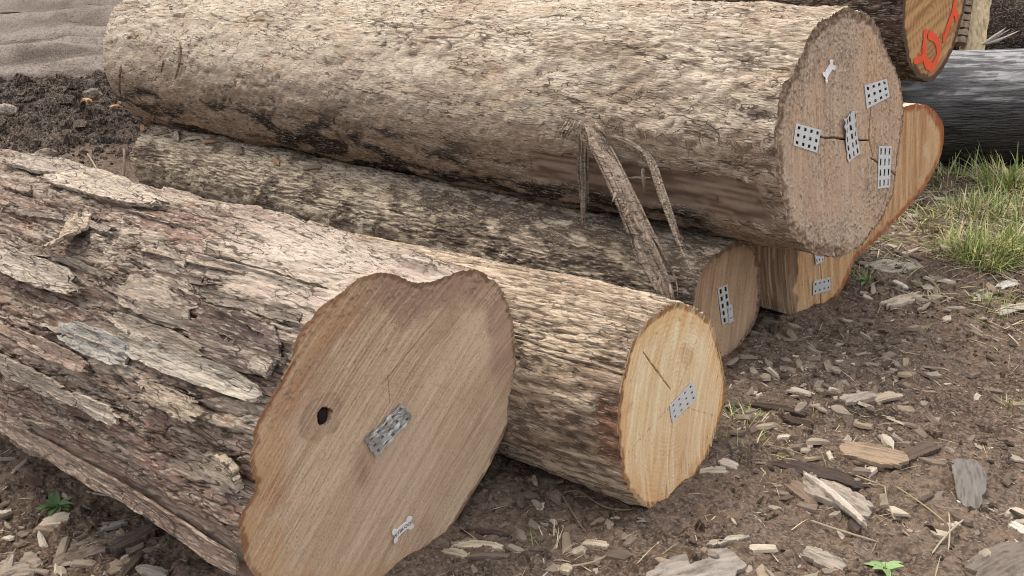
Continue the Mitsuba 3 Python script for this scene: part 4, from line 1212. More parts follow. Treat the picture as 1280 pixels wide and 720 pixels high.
flake(log_a, 240, 662, 0.60, 0.040, 0.006, lambda a, b: 0.004 + 0.016 * np.maximum(0, b), lin(150, 126, 110), 915, 'long flap of bark along the bottom edge', name='bark_flap')
flake(log_a, 80, 570, 0.66, 0.045, 0.006, lambda a, b: 0.004 + 0.014 * np.maximum(0, b), lin(160, 138, 120), 916, name='bark_flap')
flake(log_a, 30, 470, 0.40, 0.05, 0.009, lambda a, b: 0.006 + 0.010 * np.maximum(0, -b), GREY, 917)
flake(log_a, 62, 440, 0.30, 0.04, 0.009, lambda a, b: 0.006 + 0.010 * np.maximum(0, -b), lin(178, 152, 132), 918)
rg = np.random.default_rng(77)
tones = [GREY, lin(160, 146, 130), lin(158, 140, 126), lin(136, 118, 106), lin(166, 146, 126), GREY]
for k in range(70):
    x, y = rg.uniform(0, 430), rg.uniform(200, 640)
    yt, yb = 190 + 0.26 * x, 520 + 0.56 * x
    if not (yt + 25 < y < min(yb, 400 + 0.25 * x)) or (x > 300 and y < 330) or (x > 330 and y > 330):
        continue
    sg = rg.choice([-1, 1], p=[0.75, 0.25])
    lf = rg.uniform(0.004, 0.014)
    flake(log_a, x, y, rg.uniform(0.10, 0.36), rg.uniform(0.008, 0.026), rg.uniform(0.003, 0.007), (lambda a, b, sg=sg, lf=lf: 0.003 + lf * np.maximum(0, sg * b)), tones[rg.integers(6)] * rg.uniform(0.85, 1.1), 1000 + k, rot=rg.normal(0, 0.06), sub=0.014, jag=0.14)


# ------------------------------------------------------------------ a split post, splinters
def block(pts_bottom, pts_top, col, seed, sub=0.03, rough_=0.004):
    b, t = np.asarray(pts_bottom, float), np.asarray(pts_top, float)
    hull = trimesh.Trimesh(np.vstack([b, t]), process=False).convex_hull
    v, f = trimesh.remesh.subdivide_to_size(hull.vertices, hull.faces, sub, max_iter=9)
    m = trimesh.Trimesh(v, f, process=True)
    q = m.vertices
    m.vertices = q + m.vertex_normals * (rough_ * fb(np.stack([q[:, 0] * 40, q[:, 1] * 40, q[:, 2] * 6], 1), 3, seed))[:, None]
    c = mixc(col, col * 0.62, sst(-0.2, 0.7, fb(np.stack([q[:, 0] * 60, q[:, 1] * 60, q[:, 2] * 5], 1), 3, seed + 1)))
    return np.array(m.vertices), np.array(m.faces), c


dpost = 5.75
a0, a1, a2, a3 = at_depth(1205, 80, dpost), at_depth(1228, 80, dpost), at_depth(1246, -40, dpost), at_depth(1222, -40, dpost)
bk = FW * 0.10
v, f, c = block([a0, a1, a0 + bk, a1 + bk], [a2, a3, a2 + bk, a3 + bk], lin(206, 184, 138), 61, rough_=0.006)
labels['split_post'] = {'label': 'pale split wooden post standing behind the blackened log', 'category': 'post'}
put('wood', vply(v, f, c, 'chip_material', False), parent='split_post')
for k in range(7):                                                    # bark left on the post's edge, broken into pieces
    y0, y1 = -12 + 9.5 * k, -12 + 9.5 * k + 8.2
    x0 = 1222 - (y0 + 40) * 0.142
    q0, q1, q2, q3 = at_depth(x0 - 13, y0, dpost - 0.02), at_depth(x0 - 1, y0 + 1, dpost - 0.02), at_depth(x0 - 2, y1, dpost - 0.02), at_depth(x0 - 14, y1 - 1, dpost - 0.02)
    v, f, c = block([q0, q1, q2, q3], [q0 + bk, q1 + bk, q2 + bk, q3 + bk], lin(150, 130, 106) * (0.8 + 0.05 * k), 70 + k, rough_=0.008)
    put('bark_piece', vply(v, f, c, 'chip_material', False), parent='split_post')

labels['torn_splinter'] = {'label': 'pale torn splinters sticking up from the top of the blackened log', 'category': 'splinter'}
dsp = 5.35
for k, (p, w_) in enumerate((([(1226, 56), (1244, 45), (1258, 34)], 0.020), ([(1228, 56), (1252, 48), (1275, 38)], 0.014), ([(1232, 56), (1250, 44), (1263, 36)], 0.010), ([(1236, 54), (1256, 47), (1262, 40)], 0.008))):
    v, f, c = tube([at_depth(x, y, dsp - 0.03 * i) for i, (x, y) in enumerate(p)], [w_, w_ * 0.9, w_ * 0.35], w_ * 0.7, 600 + k, lin(222, 214, 198), lin(176, 164, 146), sides=7, step=0.02)
    put('splinter', vply(v, f, c, 'chip_material'), parent='torn_splinter')

# ------------------------------------------------------------------ bark and wood pieces on the ground
SIL = shapely.union_all([l.sil for l in LOGS])


def inside_logs(xy):
    bad = np.zeros(len(xy), bool)
    for l in LOGS:
        w = np.c_[xy, np.zeros(len(xy))] - l.c
        s_ = w @ l.a
        if l.c[2] < l.rmean + 0.15:
            bad |= (s_ < 0.05) & (np.linalg.norm((w - s_[:, None] * l.a)[:, :2], axis=1) < l.rmean * 0.62)
    return bad


def inside_log(x, y):
    return bool(inside_logs(np.array([[x, y]]))[0])


def chip_mesh(rg, n=9, elong=2.2, thick=0.14, jag=0.25, bend=0.10):
    a = np.sort(np.arange(n) * 2 * np.pi / n + rg.normal(0, 0.18, n))
    r = 1 + jag * rg.normal(0, 1, n).clip(-1.5, 1.5)
    x, y = np.cos(a) * r, np.sin(a) * r / elong
    t = thick * rg.uniform(0.6, 1.3, n)
    bz = bend * (x ** 2) * rg.normal(0, 1) + bend * x * rg.normal(0, 0.6)
    top, bot = np.stack([x * 0.93, y * 0.9, bz + t], 1), np.stack([x, y, bz - 0.02], 1)
    ct, cb = np.array([[0, 0, thick * 1.15]]), np.array([[0, 0, 0.0]])
    v = np.vstack([top, bot, ct, cb])
    i = np.arange(n)
    j = (i + 1) % n
    f = np.vstack([np.stack([i, j, np.full(n, 2 * n)], 1), np.stack([j + n, i + n, np.full(n, 2 * n + 1)], 1), np.stack([i, i + n, j + n], 1), np.stack([i, j + n, j], 1)])
    return v, f


def slab_mesh(rg, la, lb, th, col, seed, bend=0.02, jag=0.12, taper=0.0, n=26, crackd=0.0):
    """a larger flat piece of bark or wood with a grained top"""
    ang = np.arange(n) * 2 * np.pi / n
    e = 0.6
    xa = np.sign(np.cos(ang)) * np.abs(np.cos(ang)) ** e * (1 + jag * rg.normal(0, 1, n)) * la / 2
    xb = np.sign(np.sin(ang)) * np.abs(np.sin(ang)) ** e * (1 + jag * 0.7 * rg.normal(0, 1, n)) * lb / 2
    xb = xb * (1 - taper * xa / la)
    poly = Polygon(np.stack([xa, xb], 1)).buffer(0)
    if poly.geom_type != 'Polygon':
        poly = max(poly.geoms, key=lambda g: g.area)
    ring = np.array(poly.exterior.segmentize(max(la, lb) / 22).coords)[:-1]
    ring = ring + rg.normal(0, 0.001, ring.shape)
    poly = Polygon(ring).buffer(0)
    if poly.geom_type != 'Polygon':
        poly = max(poly.geoms, key=lambda g: g.area)
    ring = np.array(poly.exterior.coords)[:-1]
    st = max(0.0035, math.sqrt(la * lb / 700))
    x0, y0, x1, y1 = poly.bounds
    g = np.stack(np.meshgrid(np.arange(x0, x1, st * 1.4), np.arange(y0, y1, st * 0.8)), -1).reshape(-1, 2)
    g = g[shapely.contains_xy(poly.buffer(-st * 0.4), g[:, 0], g[:, 1])]
    pts = np.vstack([ring, g])
    tri = Delaunay(pts).simplices
    ce = pts[tri].mean(1)
    tri = tri[shapely.contains_xy(poly, ce[:, 0], ce[:, 1])]
    q = np.stack([pts[:, 0] / 0.07, pts[:, 1] / 0.008, np.full(len(pts), seed * 0.7)], 1)
    fbv = fb(q, 3, seed)
    bend = -min(bend, 0.05 * la)
    z = bend * (pts[:, 0] / la * 2) ** 2 - 0.3 * bend * (1 - (pts[:, 1] / lb * 2) ** 2) + 0.15 * th * fbv
    if crackd:
        z = z - crackd * np.exp(-(fb(q * np.array([1.6, 0.45, 1]), 1, seed + 9) / 0.12) ** 2)
    top, bot = np.c_[pts, z + th], np.c_[pts, z]
    m, nr = len(pts), len(ring)
    i = np.arange(nr)
    j = (i + 1) % nr
    f = np.vstack([tri, tri[:, ::-1] + m, np.stack([i, i + m, j + m], 1), np.stack([i, j + m, j], 1)])
    v = np.vstack([top, bot])
    if np.cross(v[tri[0, 1]] - v[tri[0, 0]], v[tri[0, 2]] - v[tri[0, 0]])[2] < 0:
        f = f[:, ::-1]
    c = mixc(col, col * 0.6, sst(-0.2, 0.6, fbv))
    c = mixc(c, np.minimum(col * 1.3, 0.75), sst(0.15, 0.6, fb(q * np.array([1, 1.7, 1]), 2, seed + 4)) * 0.6)
    return v, f, np.vstack([c, c * 0.7])


def lay(px0, py0, px1, py1, wid, th, col, seed, name, label, cat, group=None, lift=0.0, roll=0.0, **k):
    """a slab lying on the ground from one pixel to the other"""
    p0, p1 = at_ground(px0, py0), at_ground(px1, py1)
    L = np.linalg.norm(p1 - p0)
    v, f, c = slab_mesh(np.random.default_rng(seed), L, wid, th, col, seed, **k)
    x = (p1 - p0) / L
    y = np.cross([0, 0, 1], x)
    y /= np.linalg.norm(y)
    y = y * math.cos(roll) + np.cross(x, y) * math.sin(roll)
    z = np.cross(x, y)
    o = (p0 + p1) / 2 + np.array([0, 0, lift - 0.001])
    return put(name, vply(o + v[:, :1] * x + v[:, 1:2] * y + v[:, 2:] * z, f, c, 'chip_material', False), label, cat, group)


WG, WP, WB, WD = lin(170, 158, 142), lin(208, 192, 166), lin(140, 118, 98), lin(84, 72, 64)
lay(970, 580, 1080, 608, 0.055, 0.014, WD, 1201, 'bark_slab', 'long dark bark slab lying over a grey split slab in the right foreground', 'bark')
lay(1000, 602, 1086, 642, 0.085, 0.016, WG, 1202, 'bark_slab', 'broad pale grey split slab under a thin pale stick', 'bark', crackd=0.006)
lay(1006, 600, 1083, 665, 0.018, 0.012, lin(200, 190, 174), 1203, 'wood_stick', 'thin pale stick lying across the grey split slab', 'stick', lift=0.020)
lay(988, 606, 1020, 630, 0.05, 0.012, WB, 1204, 'bark_slab', 'short brown bark piece left of the grey split slab', 'bark')
lay(1052, 562, 1134, 578, 0.085, 0.012, lin(166, 142, 114), 1205, 'bark_slab', 'thick tan bark slab with a frayed edge right of the second log', 'bark', bend=0.004)
lay(1128, 573, 1170, 556, 0.05, 0.012, lin(104, 88, 76), 1206, 'bark_slab', 'dark bark piece touching the right end of the tan slab', 'bark', bend=0.006)
lay(1208, 578, 1213, 636, 0.075, 0.008, lin(128, 122, 116), 1207, 'bark_slab', 'flat grey slab tapering towards the viewer at the right', 'bark', taper=0.5, lift=0.008)
lay(1196, 624, 1224, 637, 0.030, 0.006, lin(226, 222, 212), 1208, 'wood_chip', 'white chip under the lower end of the flat grey slab', 'chip')
lay(1054, 503, 1092, 493, 0.055, 0.012, WG, 1209, 'bark_slab', 'pale grey flat chip in the middle of the muddy ground', 'bark')
lay(1088, 502, 1124, 494, 0.040, 0.010, lin(190, 170, 142), 1210, 'bark_slab', 'tan forked chip right of the pale grey flat chip', 'bark')
lay(1103, 386, 1150, 371, 0.055, 0.016, lin(196, 180, 156), 1211, 'wood_block', 'chunky pale wood piece below the grass', 'wood', bend=0.0)
lay(1084, 338, 1124, 326, 0.085, 0.008, lin(196, 184, 164), 1212, 'bark_slab', 'flat pale piece beside the grass behind the chunky wood', 'bark')
lay(1112, 340, 1150, 330, 0.060, 0.008, lin(188, 176, 156), 1213, 'bark_slab', 'flat pale piece next to the tall grass', 'bark')
lay(1116, 352, 1134, 362, 0.030, 0.010, lin(214, 204, 186), 1214, 'wood_chip', 'small pale chip just above the chunky wood', 'chip')
lay(815, 730, 925, 700, 0.11, 0.012, lin(160, 152, 142), 1215, 'bark_slab', 'big grey cracked bark slab cut off by the bottom edge', 'bark', crackd=0.005, bend=0.003)
lay(886, 682, 935, 672, 0.020, 0.010, lin(190, 180, 160), 1216, 'wood_stick', 'short pale stick above the big grey cracked slab', 'stick')
lay(1006, 690, 1054, 712, 0.05, 0.012, WG, 1217, 'bark_slab', 'grey frayed piece at the bottom left of the small green plant', 'bark', crackd=0.004)
lay(1225, 728, 1300, 690, 0.12, 0.014, lin(128, 117, 106), 1218, 'bark_slab', 'grey bark lump in the bottom right corner', 'bark', crackd=0.004)
lay(566, 684, 628, 686, 0.026, 0.014, lin(212, 196, 162), 1219, 'wood_chip', 'longest pale chip below the gap between the two front logs', 'chip')
lay(554, 690, 590, 697, 0.022, 0.010, lin(190, 172, 142), 1220, 'wood_chip', 'tan chip beneath the longest pale chip', 'chip')
lay(585, 697, 640, 697, 0.016, 0.012, lin(130, 112, 94), 1221, 'wood_stick', 'brown stick beneath the longest pale chip', 'stick')
lay(580, 666, 635, 670, 0.018, 0.012, lin(88, 74, 64), 1222, 'wood_stick', 'dark stick behind the longest pale chip', 'stick')
lay(640, 678, 668, 668, 0.014, 0.010, lin(120, 104, 88), 1223, 'wood_stick', 'brown stick right of the longest pale chip', 'stick')
lay(728, 680, 760, 684, 0.022, 0.010, lin(206, 190, 160), 1224, 'wood_chip', 'pale squarish chip below the second log', 'chip')
lay(702, 712, 715, 716, 0.028, 0.012, lin(214, 198, 164), 1225, 'wood_chip', 'pale stubby chip at the bottom edge', 'chip')
lay(60, 700, 160, 668, 0.09, 0.009, lin(140, 124, 110), 1226, 'bark_slab', 'long brown bark slab under the front log at the bottom left', 'bark', crackd=0.008)
lay(140, 690, 190, 668, 0.05, 0.020, lin(108, 96, 86), 1227, 'bark_slab', 'dark stubby branch piece under the front log', 'bark', bend=0.0)
lay(117, 668, 160, 652, 0.018, 0.010, lin(150, 146, 138), 1228, 'wood_stick', 'grey stick in the dark under the front log', 'stick')
lay(150, 728, 178, 694, 0.022, 0.016, lin(104, 90, 78), 1229, 'wood_stick', 'brown stick leaning at the bottom left', 'stick')
lay(52, 656, 86, 650, 0.05, 0.012, lin(196, 182, 158), 1230, 'wood_chip', 'largest pale chip under the front log at the left', 'chip')
lay(0, 716, 50, 706, 0.10, 0.016, lin(160, 146, 128), 1231, 'bark_slab', 'pale bark slab in the bottom left corner', 'bark', crackd=0.008)
lay(172, 712, 210, 722, 0.03, 0.012, lin(170, 160, 146), 1232, 'wood_chip', 'pale grey chip at the bottom left of the front log end', 'chip')
lay(940, 506, 1010, 520, 0.03, 0.012, lin(82, 68, 58), 1233, 'wood_stick', 'dark crooked stick right of the second log', 'stick')
lay(978, 524, 1015, 536, 0.035, 0.014, lin(78, 64, 56), 1234, 'bark_slab', 'dark bark piece below the dark crooked stick', 'bark')
lay(874, 592, 908, 590, 0.035, 0.010, lin(188, 176, 156), 1235, 'wood_chip', 'pale flat chip at the foot of the yellow log end', 'chip')
lay(899, 577, 922, 586, 0.030, 0.010, lin(206, 192, 170), 1236, 'wood_chip', 'pale rounded chip right of the foot of the yellow log end', 'chip')
lay(1262, 655, 1282, 668, 0.03, 0.010, lin(214, 206, 190), 1237, 'wood_chip', 'pale chip at the right edge above the bottom corner', 'chip')
lay(650, 440 + 180, 672, 622, 0.022, 0.010, lin(120, 108, 96), 1238, 'wood_chip', 'grey brown chip in the shade between the two front logs', 'chip')


lay(1220, 374, 1250, 360, 0.07, 0.004, lin(186, 178, 166), 1239, 'bark_slab', 'whitish flake in front of the brightest green grass tuft', 'bark')
lay(1246, 390, 1282, 380, 0.06, 0.005, lin(178, 168, 154), 1240, 'bark_slab', 'pale flake at the right edge under the grass', 'bark')
lay(1250, 358, 1276, 350, 0.05, 0.004, lin(200, 194, 186), 1241, 'wood_chip', 'white chip between two green grass tufts', 'chip')
for k, (x, y) in enumerate(((104, 130), (118, 134), (128, 127), (140, 138), (112, 141), (150, 133), (134, 146))):
    lay(x, y, x + 9, y + (k % 3) - 1, 0.035, 0.012, lin(196, 148, 100) * (0.8 + 0.06 * k), 1260 + k, 'wood_chip', 'fresh orange wood chip on the dirt heap below the far end of the upper log', 'chip', 'orange chips on the dirt heap', lift=0.02)
for k, (x, y) in enumerate(((178, 160), (200, 165), (222, 168), (262, 176), (300, 186), (240, 172), (345, 200), (390, 208))):   # bark and chips lying along the top of the low log
    i_, j_ = log_c.hit(x, y)
    o_, n_ = log_c.G[i_, j_], log_c.N[i_, j_]
    v, f, c = slab_mesh(np.random.default_rng(k), 0.07 + 0.02 * (k % 3), 0.022, 0.006, [lin(186, 140, 96), lin(150, 126, 104), lin(200, 184, 156)][k % 3], k)
    x_ = log_c.a * (1 if k % 2 else 0.8) + log_c.A1 * (0.5 if k % 2 else -0.5)
    x_ -= n_ * (x_ @ n_)
    x_ /= np.linalg.norm(x_)
    put('wood_chip', vply(o_ + n_ * 0.004 + v[:, :1] * x_ + v[:, 1:2] * np.cross(n_, x_) + v[:, 2:] * n_, f, c, 'chip_material', False), 'loose bark chip lying on top of the low log close under the upper log', 'chip', 'chips on top of the low log')


def stone(px, py, size, col, seed, label):
    rg = np.random.default_rng(seed)
    m = trimesh.creation.icosphere(3, 1.0)
    v = np.array(m.vertices)
    v = v * (1 + 0.30 * fb(v * 1.1, 2, seed))[:, None] * np.array([1, 0.8, 0.7]) * size
    o = at_ground(px, py) + [0, 0, size * 0.35]
    c = mixc(col, col * 0.75, sst(-0.3, 0.5, fb(v / size * 3, 2, seed)))
    put('stone', vply(o + v, m.faces, c, 'soil_material'), label, 'stone')


stone(117, 122, 0.055, lin(150, 144, 136), 31, 'grey rounded stone at the base of the upper log beside the dirt heap')
stone(100, 118, 0.05, lin(110, 100, 92), 32, 'dark stone left of the grey rounded stone')
stone(10, 140, 0.05, lin(196, 184, 166), 33, 'pale stone at the left edge on the dirt heap')
stone(44, 142, 0.045, lin(176, 160, 140), 34, 'tan stone right of the pale stone on the dirt heap')
stone(60, 198, 0.06, lin(160, 146, 128), 35, 'flat tan stone between the dirt heap and the front log')

# alike small chips: each of the largest is a thing of its own, the rest is a litter
rg = np.random.default_rng(99)
CHIP_COL = [lin(172, 157, 137), lin(204, 191, 168), lin(156, 140, 122), lin(138, 121, 105), lin(118, 102, 88), lin(166, 146, 120), lin(98, 84, 74)]
variants = []
for k in range(12):
    v, f = chip_mesh(rg, n=8, elong=rg.uniform(1.3, 3.2), thick=rg.uniform(0.14, 0.3))
    variants.append((v, f))
little = [chip_mesh(rg, n=5, elong=rg.choice([1.5, 2.5, 5.0, 9.0]), thick=rg.uniform(0.08, 0.2), jag=0.3) for k in range(14)]
cw = np.array([0.2, 0.13, 0.2, 0.17, 0.13, 0.1, 0.07])
dicts = {}


cand = np.stack([rg.uniform(-2.2, 3.0, 60000), rg.uniform(1.35, 5.2, 60000)], 1)
keep = rg.random(60000) < 0.35 + 0.65 * (fb(P2(cand[:, 0] * 1.6, cand[:, 1] * 1.6), 2, 60) > -0.05)
keep &= ~inside_logs(cand) & ~((cand[:, 0] > 1.65) & (cand[:, 1] > 3.25) & (rg.random(60000) < 0.7))
cand = cand[keep][:22000]
chips = [(x, y, min(0.032, 0.0049 * math.exp(e))) for (x, y), e in zip(cand, rg.exponential(0.62, len(cand)))]
cx = np.array([c[0] for c in chips])
cy = np.array([c[1] for c in chips])
cz = gz(cx, cy)
pr = project(np.stack([cx, cy, cz], 1))
vis = (pr[:, 0] > 2) & (pr[:, 0] < 1278) & (pr[:, 1] > 2) & (pr[:, 1] < 718)
vis &= ~shapely.contains_xy(SIL, pr[:, 0], pr[:, 1])
app = np.array([c[2] for c in chips]) / pr[:, 2]
order = [i for i in np.argsort(-app) if vis[i]][:300]
single = set(order)


def chip_pose(i, sz):
    yaw, p_, r_ = rg.uniform(0, 360), rg.normal(0, 11), rg.normal(0, 11)
    return T().translate([cx[i], cy[i], cz[i] + sz * 0.03]).rotate([0, 0, 1], yaw).rotate([1, 0, 0], p_).rotate([0, 1, 0], r_).scale(sz)


cols_v, vs, fs, base = [], [], [], 0
for i in range(len(chips)):
    k, c = int(rg.integers(12)), int(rg.choice(7, p=cw))
    if i in single:
        to = chip_pose(i, chips[i][2])
        if (k, c) not in dicts:
            v, f = variants[k]
            q = fb(v * 4 + k, 2, c)
            dicts[(k, c)] = vply(v, f, mixc(CHIP_COL[c], CHIP_COL[c] * 0.7, sst(-0.3, 0.5, q)), 'chip_material', False)
        tone = ('tan', 'pale', 'tan', 'brown', 'brown', 'tan', 'dark')[c]
        q = pr[i]
        where = 'under the front log at the left' if q[0] < 330 else 'between the two front logs' if q[0] < 700 and q[1] < 660 else 'along the bottom edge below the front logs' if q[0] < 860 else 'on the mud beside the grass' if q[1] < 480 else 'on the mud in the right foreground'
        put('bark_chip', dicts[(k, c)], f'small {tone} bark chip lying loose {where}', 'chip', f'{tone} bark chips {where}', to=to)
    else:
        v, f = little[int(rg.integers(14))]
        q, sz = rg.uniform(0, 6.283), chips[i][2]
        x_ = np.array([math.cos(q), math.sin(q), rg.normal(0, 0.19)])
        y_ = np.array([-math.sin(q), math.cos(q), rg.normal(0, 0.19)])
        vs.append((v[:, :1] * x_ + v[:, 1:2] * y_ + v[:, 2:] * np.cross(x_, y_)) * sz + [cx[i], cy[i], cz[i] + sz * 0.03])
        fs.append(f + base)
        base += len(v)
        cols_v.append(np.tile(CHIP_COL[c] * rg.uniform(0.35, 1.05), (len(v), 1)))
put('chip_litter', vply(np.vstack(vs), np.vstack(fs), np.vstack(cols_v), 'chip_material', False), 'fine litter of bark crumbs strewn over the soil', 'litter', kind='stuff')

# clods of soil
ico = trimesh.creation.icosphere(0, 1.0)
vs, fs, cs, base = [], [], [], 0
n_cl = 6500
heap_n = 4500
cl = np.stack([rg.uniform(-2.0, 2.9, n_cl), rg.uniform(1.35, 4.8, n_cl)], 1)
hp = np.stack([rg.normal(-3.05, 0.5, heap_n), rg.normal(6.35, 0.38, heap_n)], 1)
cl = np.vstack([cl, hp])
zz = gz(cl[:, 0], cl[:, 1])
blocked = inside_logs(cl)
for i, (x, y) in enumerate(cl):
    if i < n_cl and blocked[i]:
        continue
    sz = 0.0035 * math.exp(rg.exponential(0.5)) if i < n_cl else 0.007 * math.exp(rg.exponential(0.5))
    sz = min(sz, 0.022 if i < n_cl else 0.06)
    v = np.array(ico.vertices) * (1 + rg.normal(0, 0.25, (12, 1))) * rg.uniform(0.6, 1.3, 3) * sz
    vs.append(v + [x, y, zz[i] - 0.15 * sz])
    fs.append(np.array(ico.faces) + base)
    base += 12
    c = linw(80, 65, 54) if i < n_cl else lin(66, 56, 49)
    cs.append(np.tile(c * rg.uniform(0.65, 1.3), (12, 1)))
put('soil_clods', vply(np.vstack(vs), np.vstack(fs), np.vstack(cs), 'soil_material', False), 'small clods of brown soil on the ground and on the heap', 'soil', kind='stuff')


# ------------------------------------------------------------------ straw, twigs, grass and small plants
def blade(root, direction, length, width, droop, rg, seg=5, fold=0.25):
    """one grass blade or stalk; returns vertices and faces"""
    d = np.asarray(direction, float)
    d = d / np.linalg.norm(d)
    side = np.cross(d, [0, 0, 1.0])
    nl = np.linalg.norm(side)
    side = side / nl if nl > 0.05 else np.array([math.cos(rg.uniform(0, 6.28)), math.sin(rg.uniform(0, 6.28)), 0])
    pts, p = [], np.array(root, float)
    for i in range(seg + 1):
        pts.append(p.copy())
        d = d + np.array([0, 0, -droop / seg])
        d /= np.linalg.norm(d)
        p = p + d * length / seg
    pts = np.array(pts)
    w = width * np.array([0.75, 1.0, 0.95, 0.75, 0.45, 0.05])[: seg + 1] / 2 if seg == 5 else width * np.linspace(1, 0.6, seg + 1) / 2
    up_ = np.cross(side, d)
    l, r, m = pts - side * w[:, None], pts + side * w[:, None], pts + up_ * (w * fold)[:, None]
    v = np.stack([l, m, r], 1).reshape(-1, 3)
    f = []
    for i in range(seg):
        a, b = 3 * i, 3 * (i + 1)
        f += [[a, a + 1, b + 1], [a, b + 1, b], [a + 1, a + 2, b + 2], [a + 1, b + 2, b + 1]]
    return v, np.array(f)


GRN = [linw(112, 138, 66), linw(140, 158, 84), linw(176, 182, 112), linw(94, 120, 58), linw(200, 192, 138)]
DRY = [lin(206, 188, 148), lin(188, 166, 126), lin(216, 202, 168), lin(170, 146, 108)]


def tuft(px, py, n, length, spread, green, label, seed, width=0.005, group=None):
    rg = np.random.default_rng(seed)
    o = at_ground(px, py)
    parts = []
    for _ in range(n):
        a, rr = rg.uniform(0, 2 * np.pi), spread * math.sqrt(rg.random())
        x, y = o[0] + rr * math.cos(a), o[1] + rr * math.sin(a)
        root = [x, y, float(gz(x, y, False)[0]) - 0.005]
        isg = rg.random() < green
        tilt = rg.uniform(0.05, 0.75) if isg else rg.uniform(0.5, 1.5)
        a2 = a + rg.normal(0, 0.7)
        d = [math.cos(a2) * math.sin(tilt), math.sin(a2) * math.sin(tilt), math.cos(tilt)]
        L = length * rg.uniform(0.45, 1.15)
        c = (GRN[rg.integers(5)] if isg else DRY[rg.integers(4)]) * rg.uniform(0.8, 1.15)
        cc = np.repeat(np.linspace(0, 1, 6), 3)
        col = mixc(c, (DRY[1] + c) / 2, sst(0.75, 1.0, cc) * 0.6)
        parts.append((blade(root, d, L, width * rg.uniform(0.6, 1.3), rg.uniform(0.5, 1.7) if isg else rg.uniform(0.3, 1.0), rg), col))
    v, f, c = gather(parts)
    put('grass_tuft', vply(v, f, c, 'grass_material'), label, 'grass tuft', group)


tuft(1228, 330, 340, 0.17, 0.10, 0.85, 'brightest green grass tuft at the front of the grassy patch', 41)
tuft(1275, 318, 300, 0.16, 0.10, 0.8, 'green grass tuft cut off by the right edge', 42)
tuft(1192, 312, 120, 0.13, 0.09, 0.6, 'yellowing grass tuft left of the brightest green tuft', 43)
tuft(1215, 270, 300, 0.14, 0.14, 0.6, 'pale grass tuft behind the brightest green tuft', 44)
tuft(1255, 236, 240, 0.20, 0.12, 0.75, 'tall grass tuft in front of the blackened log', 45, 0.006)
tuft(1192, 226, 150, 0.16, 0.14, 0.5, 'pale grass tuft between the orange log end and the blackened log', 46)
tuft(1160, 285, 120, 0.12, 0.12, 0.4, 'thin dry tuft under the orange log end', 47)
tuft(1275, 270, 150, 0.15, 0.14, 0.7, 'grass tuft at the right edge behind the nearest green one', 48)
tuft(1240, 378, 60, 0.06, 0.08, 0.9, 'low green grass clump among pale flakes in front of the patch', 49, 0.004)
tuft(1272, 398, 60, 0.06, 0.07, 0.9, 'low green grass clump at the right edge below the patch', 50, 0.004)
tuft(932, 522, 60, 0.06, 0.06, 0.75, 'small grass tuft right of the yellow log end', 51, 0.003)
tuft(1078, 348, 40, 0.05, 0.05, 0.9, 'tiny green tuft at the foot of the orange log end', 52, 0.004)
tuft(1268, 508, 36, 0.04, 0.05, 0.9, 'tiny green tuft at the right edge of the mud', 53, 0.003)
tuft(940, 560, 40, 0.06, 0.08, 0.4, 'sparse straw tuft below the small grass tuft', 54, 0.003)
tuft(690, 695, 46, 0.07, 0.06, 0.05, 'dry root tuft on the soil between the front logs', 55, 0.003)

# dry grass and straw of the grassy patch and over the mud
parts = []
rg = np.random.default_rng(21)
for k in range(4300):
    if k < 2600:
        x, y = rg.uniform(1.35, 4.2), rg.uniform(2.9, 5.1)
        if x < 1.62 + 0.25 * rg.normal() and y < 3.5:
            continue
        L, w_ = rg.uniform(0.06, 0.20), rg.uniform(0.003, 0.006)
    else:
        x, y = rg.uniform(-2.0, 2.6), rg.uniform(1.35, 4.6)
        L, w_ = rg.uniform(0.02, 0.11), rg.uniform(0.0015, 0.003)
    if inside_log(x, y):
        continue
    a, el = rg.uniform(0, 6.28), abs(rg.normal(0.05, 0.14 if k < 2600 else 0.08))
    c = DRY[rg.integers(4)] * rg.uniform(0.6, 1.1)
    if k < 2600 and rg.random() < 0.22:
        c = GRN[rg.integers(5)] * rg.uniform(0.9, 1.2)
        el += rg.uniform(0.1, 0.6)
    root = np.array([x, y, float(gz(np.array([x]), np.array([y]))[0]) + 0.004])
    parts.append((blade(root, [math.cos(a), math.sin(a), el], L, w_, 0.15 + el, rg), c))
v, f, c = gather(parts)
put('straw_litter', vply(v, f, c, 'grass_material'), 'dry straw and dead grass strewn over the ground', 'straw', kind='stuff')


def twig(pix, w_, col, seed, label, cat='twig', lift=0.012):
    pts = [at_ground(x, y, lift * (1 if 0 < i < len(pix) - 1 else 0.4)) for i, (x, y) in enumerate(pix)]
    v, f, c = tube(pts, w_, w_ * 0.9, seed, col, col * 0.7, sides=7, step=0.008, fray=0.2)
    put('twig', vply(v, f, c, 'chip_material'), label, cat)


twig([(700, 614), (714, 638), (731, 664)], 0.004, lin(150, 130, 112), 1, 'thin straight twig under the second log')
twig([(703, 617), (722, 614), (745, 628), (765, 636), (795, 635)], 0.004, lin(150, 128, 110), 2, 'thin curved root under the foot of the second log')
twig([(1012, 650), (1060, 666), (1100, 678)], 0.006, lin(184, 166, 138), 3, 'pale straw stalk below the grey split slab')
twig([(1118, 607), (1150, 628), (1184, 655)], 0.004, lin(190, 166, 124), 4, 'yellow stalk running to the right below the tan slab')
twig([(1106, 606), (1112, 635), (1122, 655)], 0.004, lin(190, 170, 124), 5, 'bent yellow stalk beside the grey split slab')
twig([(1165, 692), (1182, 670), (1210, 646)], 0.005, lin(206, 190, 156), 6, 'pale stalk crossing another one at the lower right')
twig([(1186, 640), (1187, 668), (1185, 690)], 0.004, lin(206, 192, 160), 7, 'short pale stalk crossed by a longer one at the lower right')
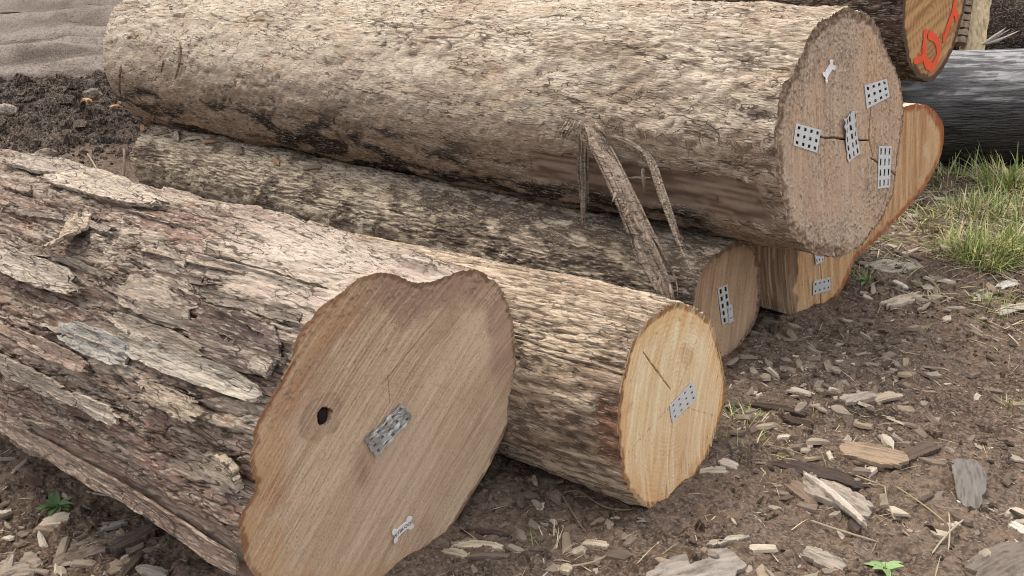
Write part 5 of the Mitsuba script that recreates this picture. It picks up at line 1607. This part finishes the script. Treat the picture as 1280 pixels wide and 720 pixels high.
twig([(955, 555), (985, 562), (1008, 570)], 0.004, lin(176, 156, 124), 8, 'pale straw right of the sparse straw tuft')
twig([(1060, 590), (1085, 600), (1108, 608)], 0.004, lin(190, 172, 138), 9, 'pale straw right of the thin pale stick')
twig([(92, 585), (112, 598), (134, 617)], 0.006, lin(150, 130, 114), 10, 'twig leaning against the underside of the front log')
twig([(108, 614), (125, 618), (142, 621)], 0.006, lin(180, 168, 150), 11, 'short pale twig under the front log')
twig([(705, 708), (735, 704), (760, 692)], 0.005, lin(196, 176, 140), 12, 'curved pale stalk at the bottom edge')
twig([(105, 187), (118, 206), (124, 218)], 0.010, lin(176, 160, 136), 13, 'bent straw stalk between the heap and the front log')
twig([(154, 222), (155, 205), (154, 188)], 0.016, lin(126, 106, 90), 14, 'short upright stick at the far end of the low log', lift=0.06)


def weed(px, py, n, leaf, label, seed, col):
    rg = np.random.default_rng(seed)
    o = at_ground(px, py)
    key = key_of('weed')
    labels[key] = {'label': label, 'category': 'plant'}
    scene_key = key
    for k in range(n):
        a = k * 2.4 + rg.normal(0, 0.3)
        el = rg.uniform(0.25, 0.9)
        d = np.array([math.cos(a) * math.cos(el), math.sin(a) * math.cos(el), math.sin(el)])
        L, w_ = leaf * rg.uniform(0.7, 1.2), leaf * rg.uniform(0.32, 0.45)
        v, f = blade(o + [0, 0, 0.002] + d * 0.15 * leaf, d, L, w_, 0.9, rg, fold=-0.35)
        put('leaf', vply(v, f, np.tile(col * rg.uniform(0.8, 1.2), (len(v), 1)), 'grass_material'), parent=scene_key)
    v, f, c = tube([o - [0, 0, 0.01], o + [0, 0, 0.01], o + [0, 0, 0.02]], 0.005, 0.005, 9, col, col, sides=6, step=0.005)
    put('stem', vply(v, f, c, 'grass_material'), parent=scene_key)


weed(1106, 712, 9, 0.042, 'small fresh green plant at the bottom right', 61, lin(132, 172, 96))
weed(72, 634, 16, 0.05, 'green leafy weed under the front log at the left', 62, lin(92, 128, 72))
weed(1082, 352, 8, 0.04, 'low green weed by the foot of the orange log end', 63, lin(98, 140, 70))
# ragged dead leaves caught under the front log
for k, (x, y, s_) in enumerate(((88, 588, 0.05), (18, 548, 0.06), (40, 604, 0.04))):
    lay(x - 8, y - 6, x + 8, y + 8, s_, 0.002, lin(128, 106, 90), 1300 + k, 'dead_leaf', ['curled dead leaf hanging at the underside of the front log', 'ragged dead leaf under the front log at the left edge', 'brown dead leaf left of the green leafy weed'][k], 'leaf', jag=0.3, lift=0.012, bend=0.01)
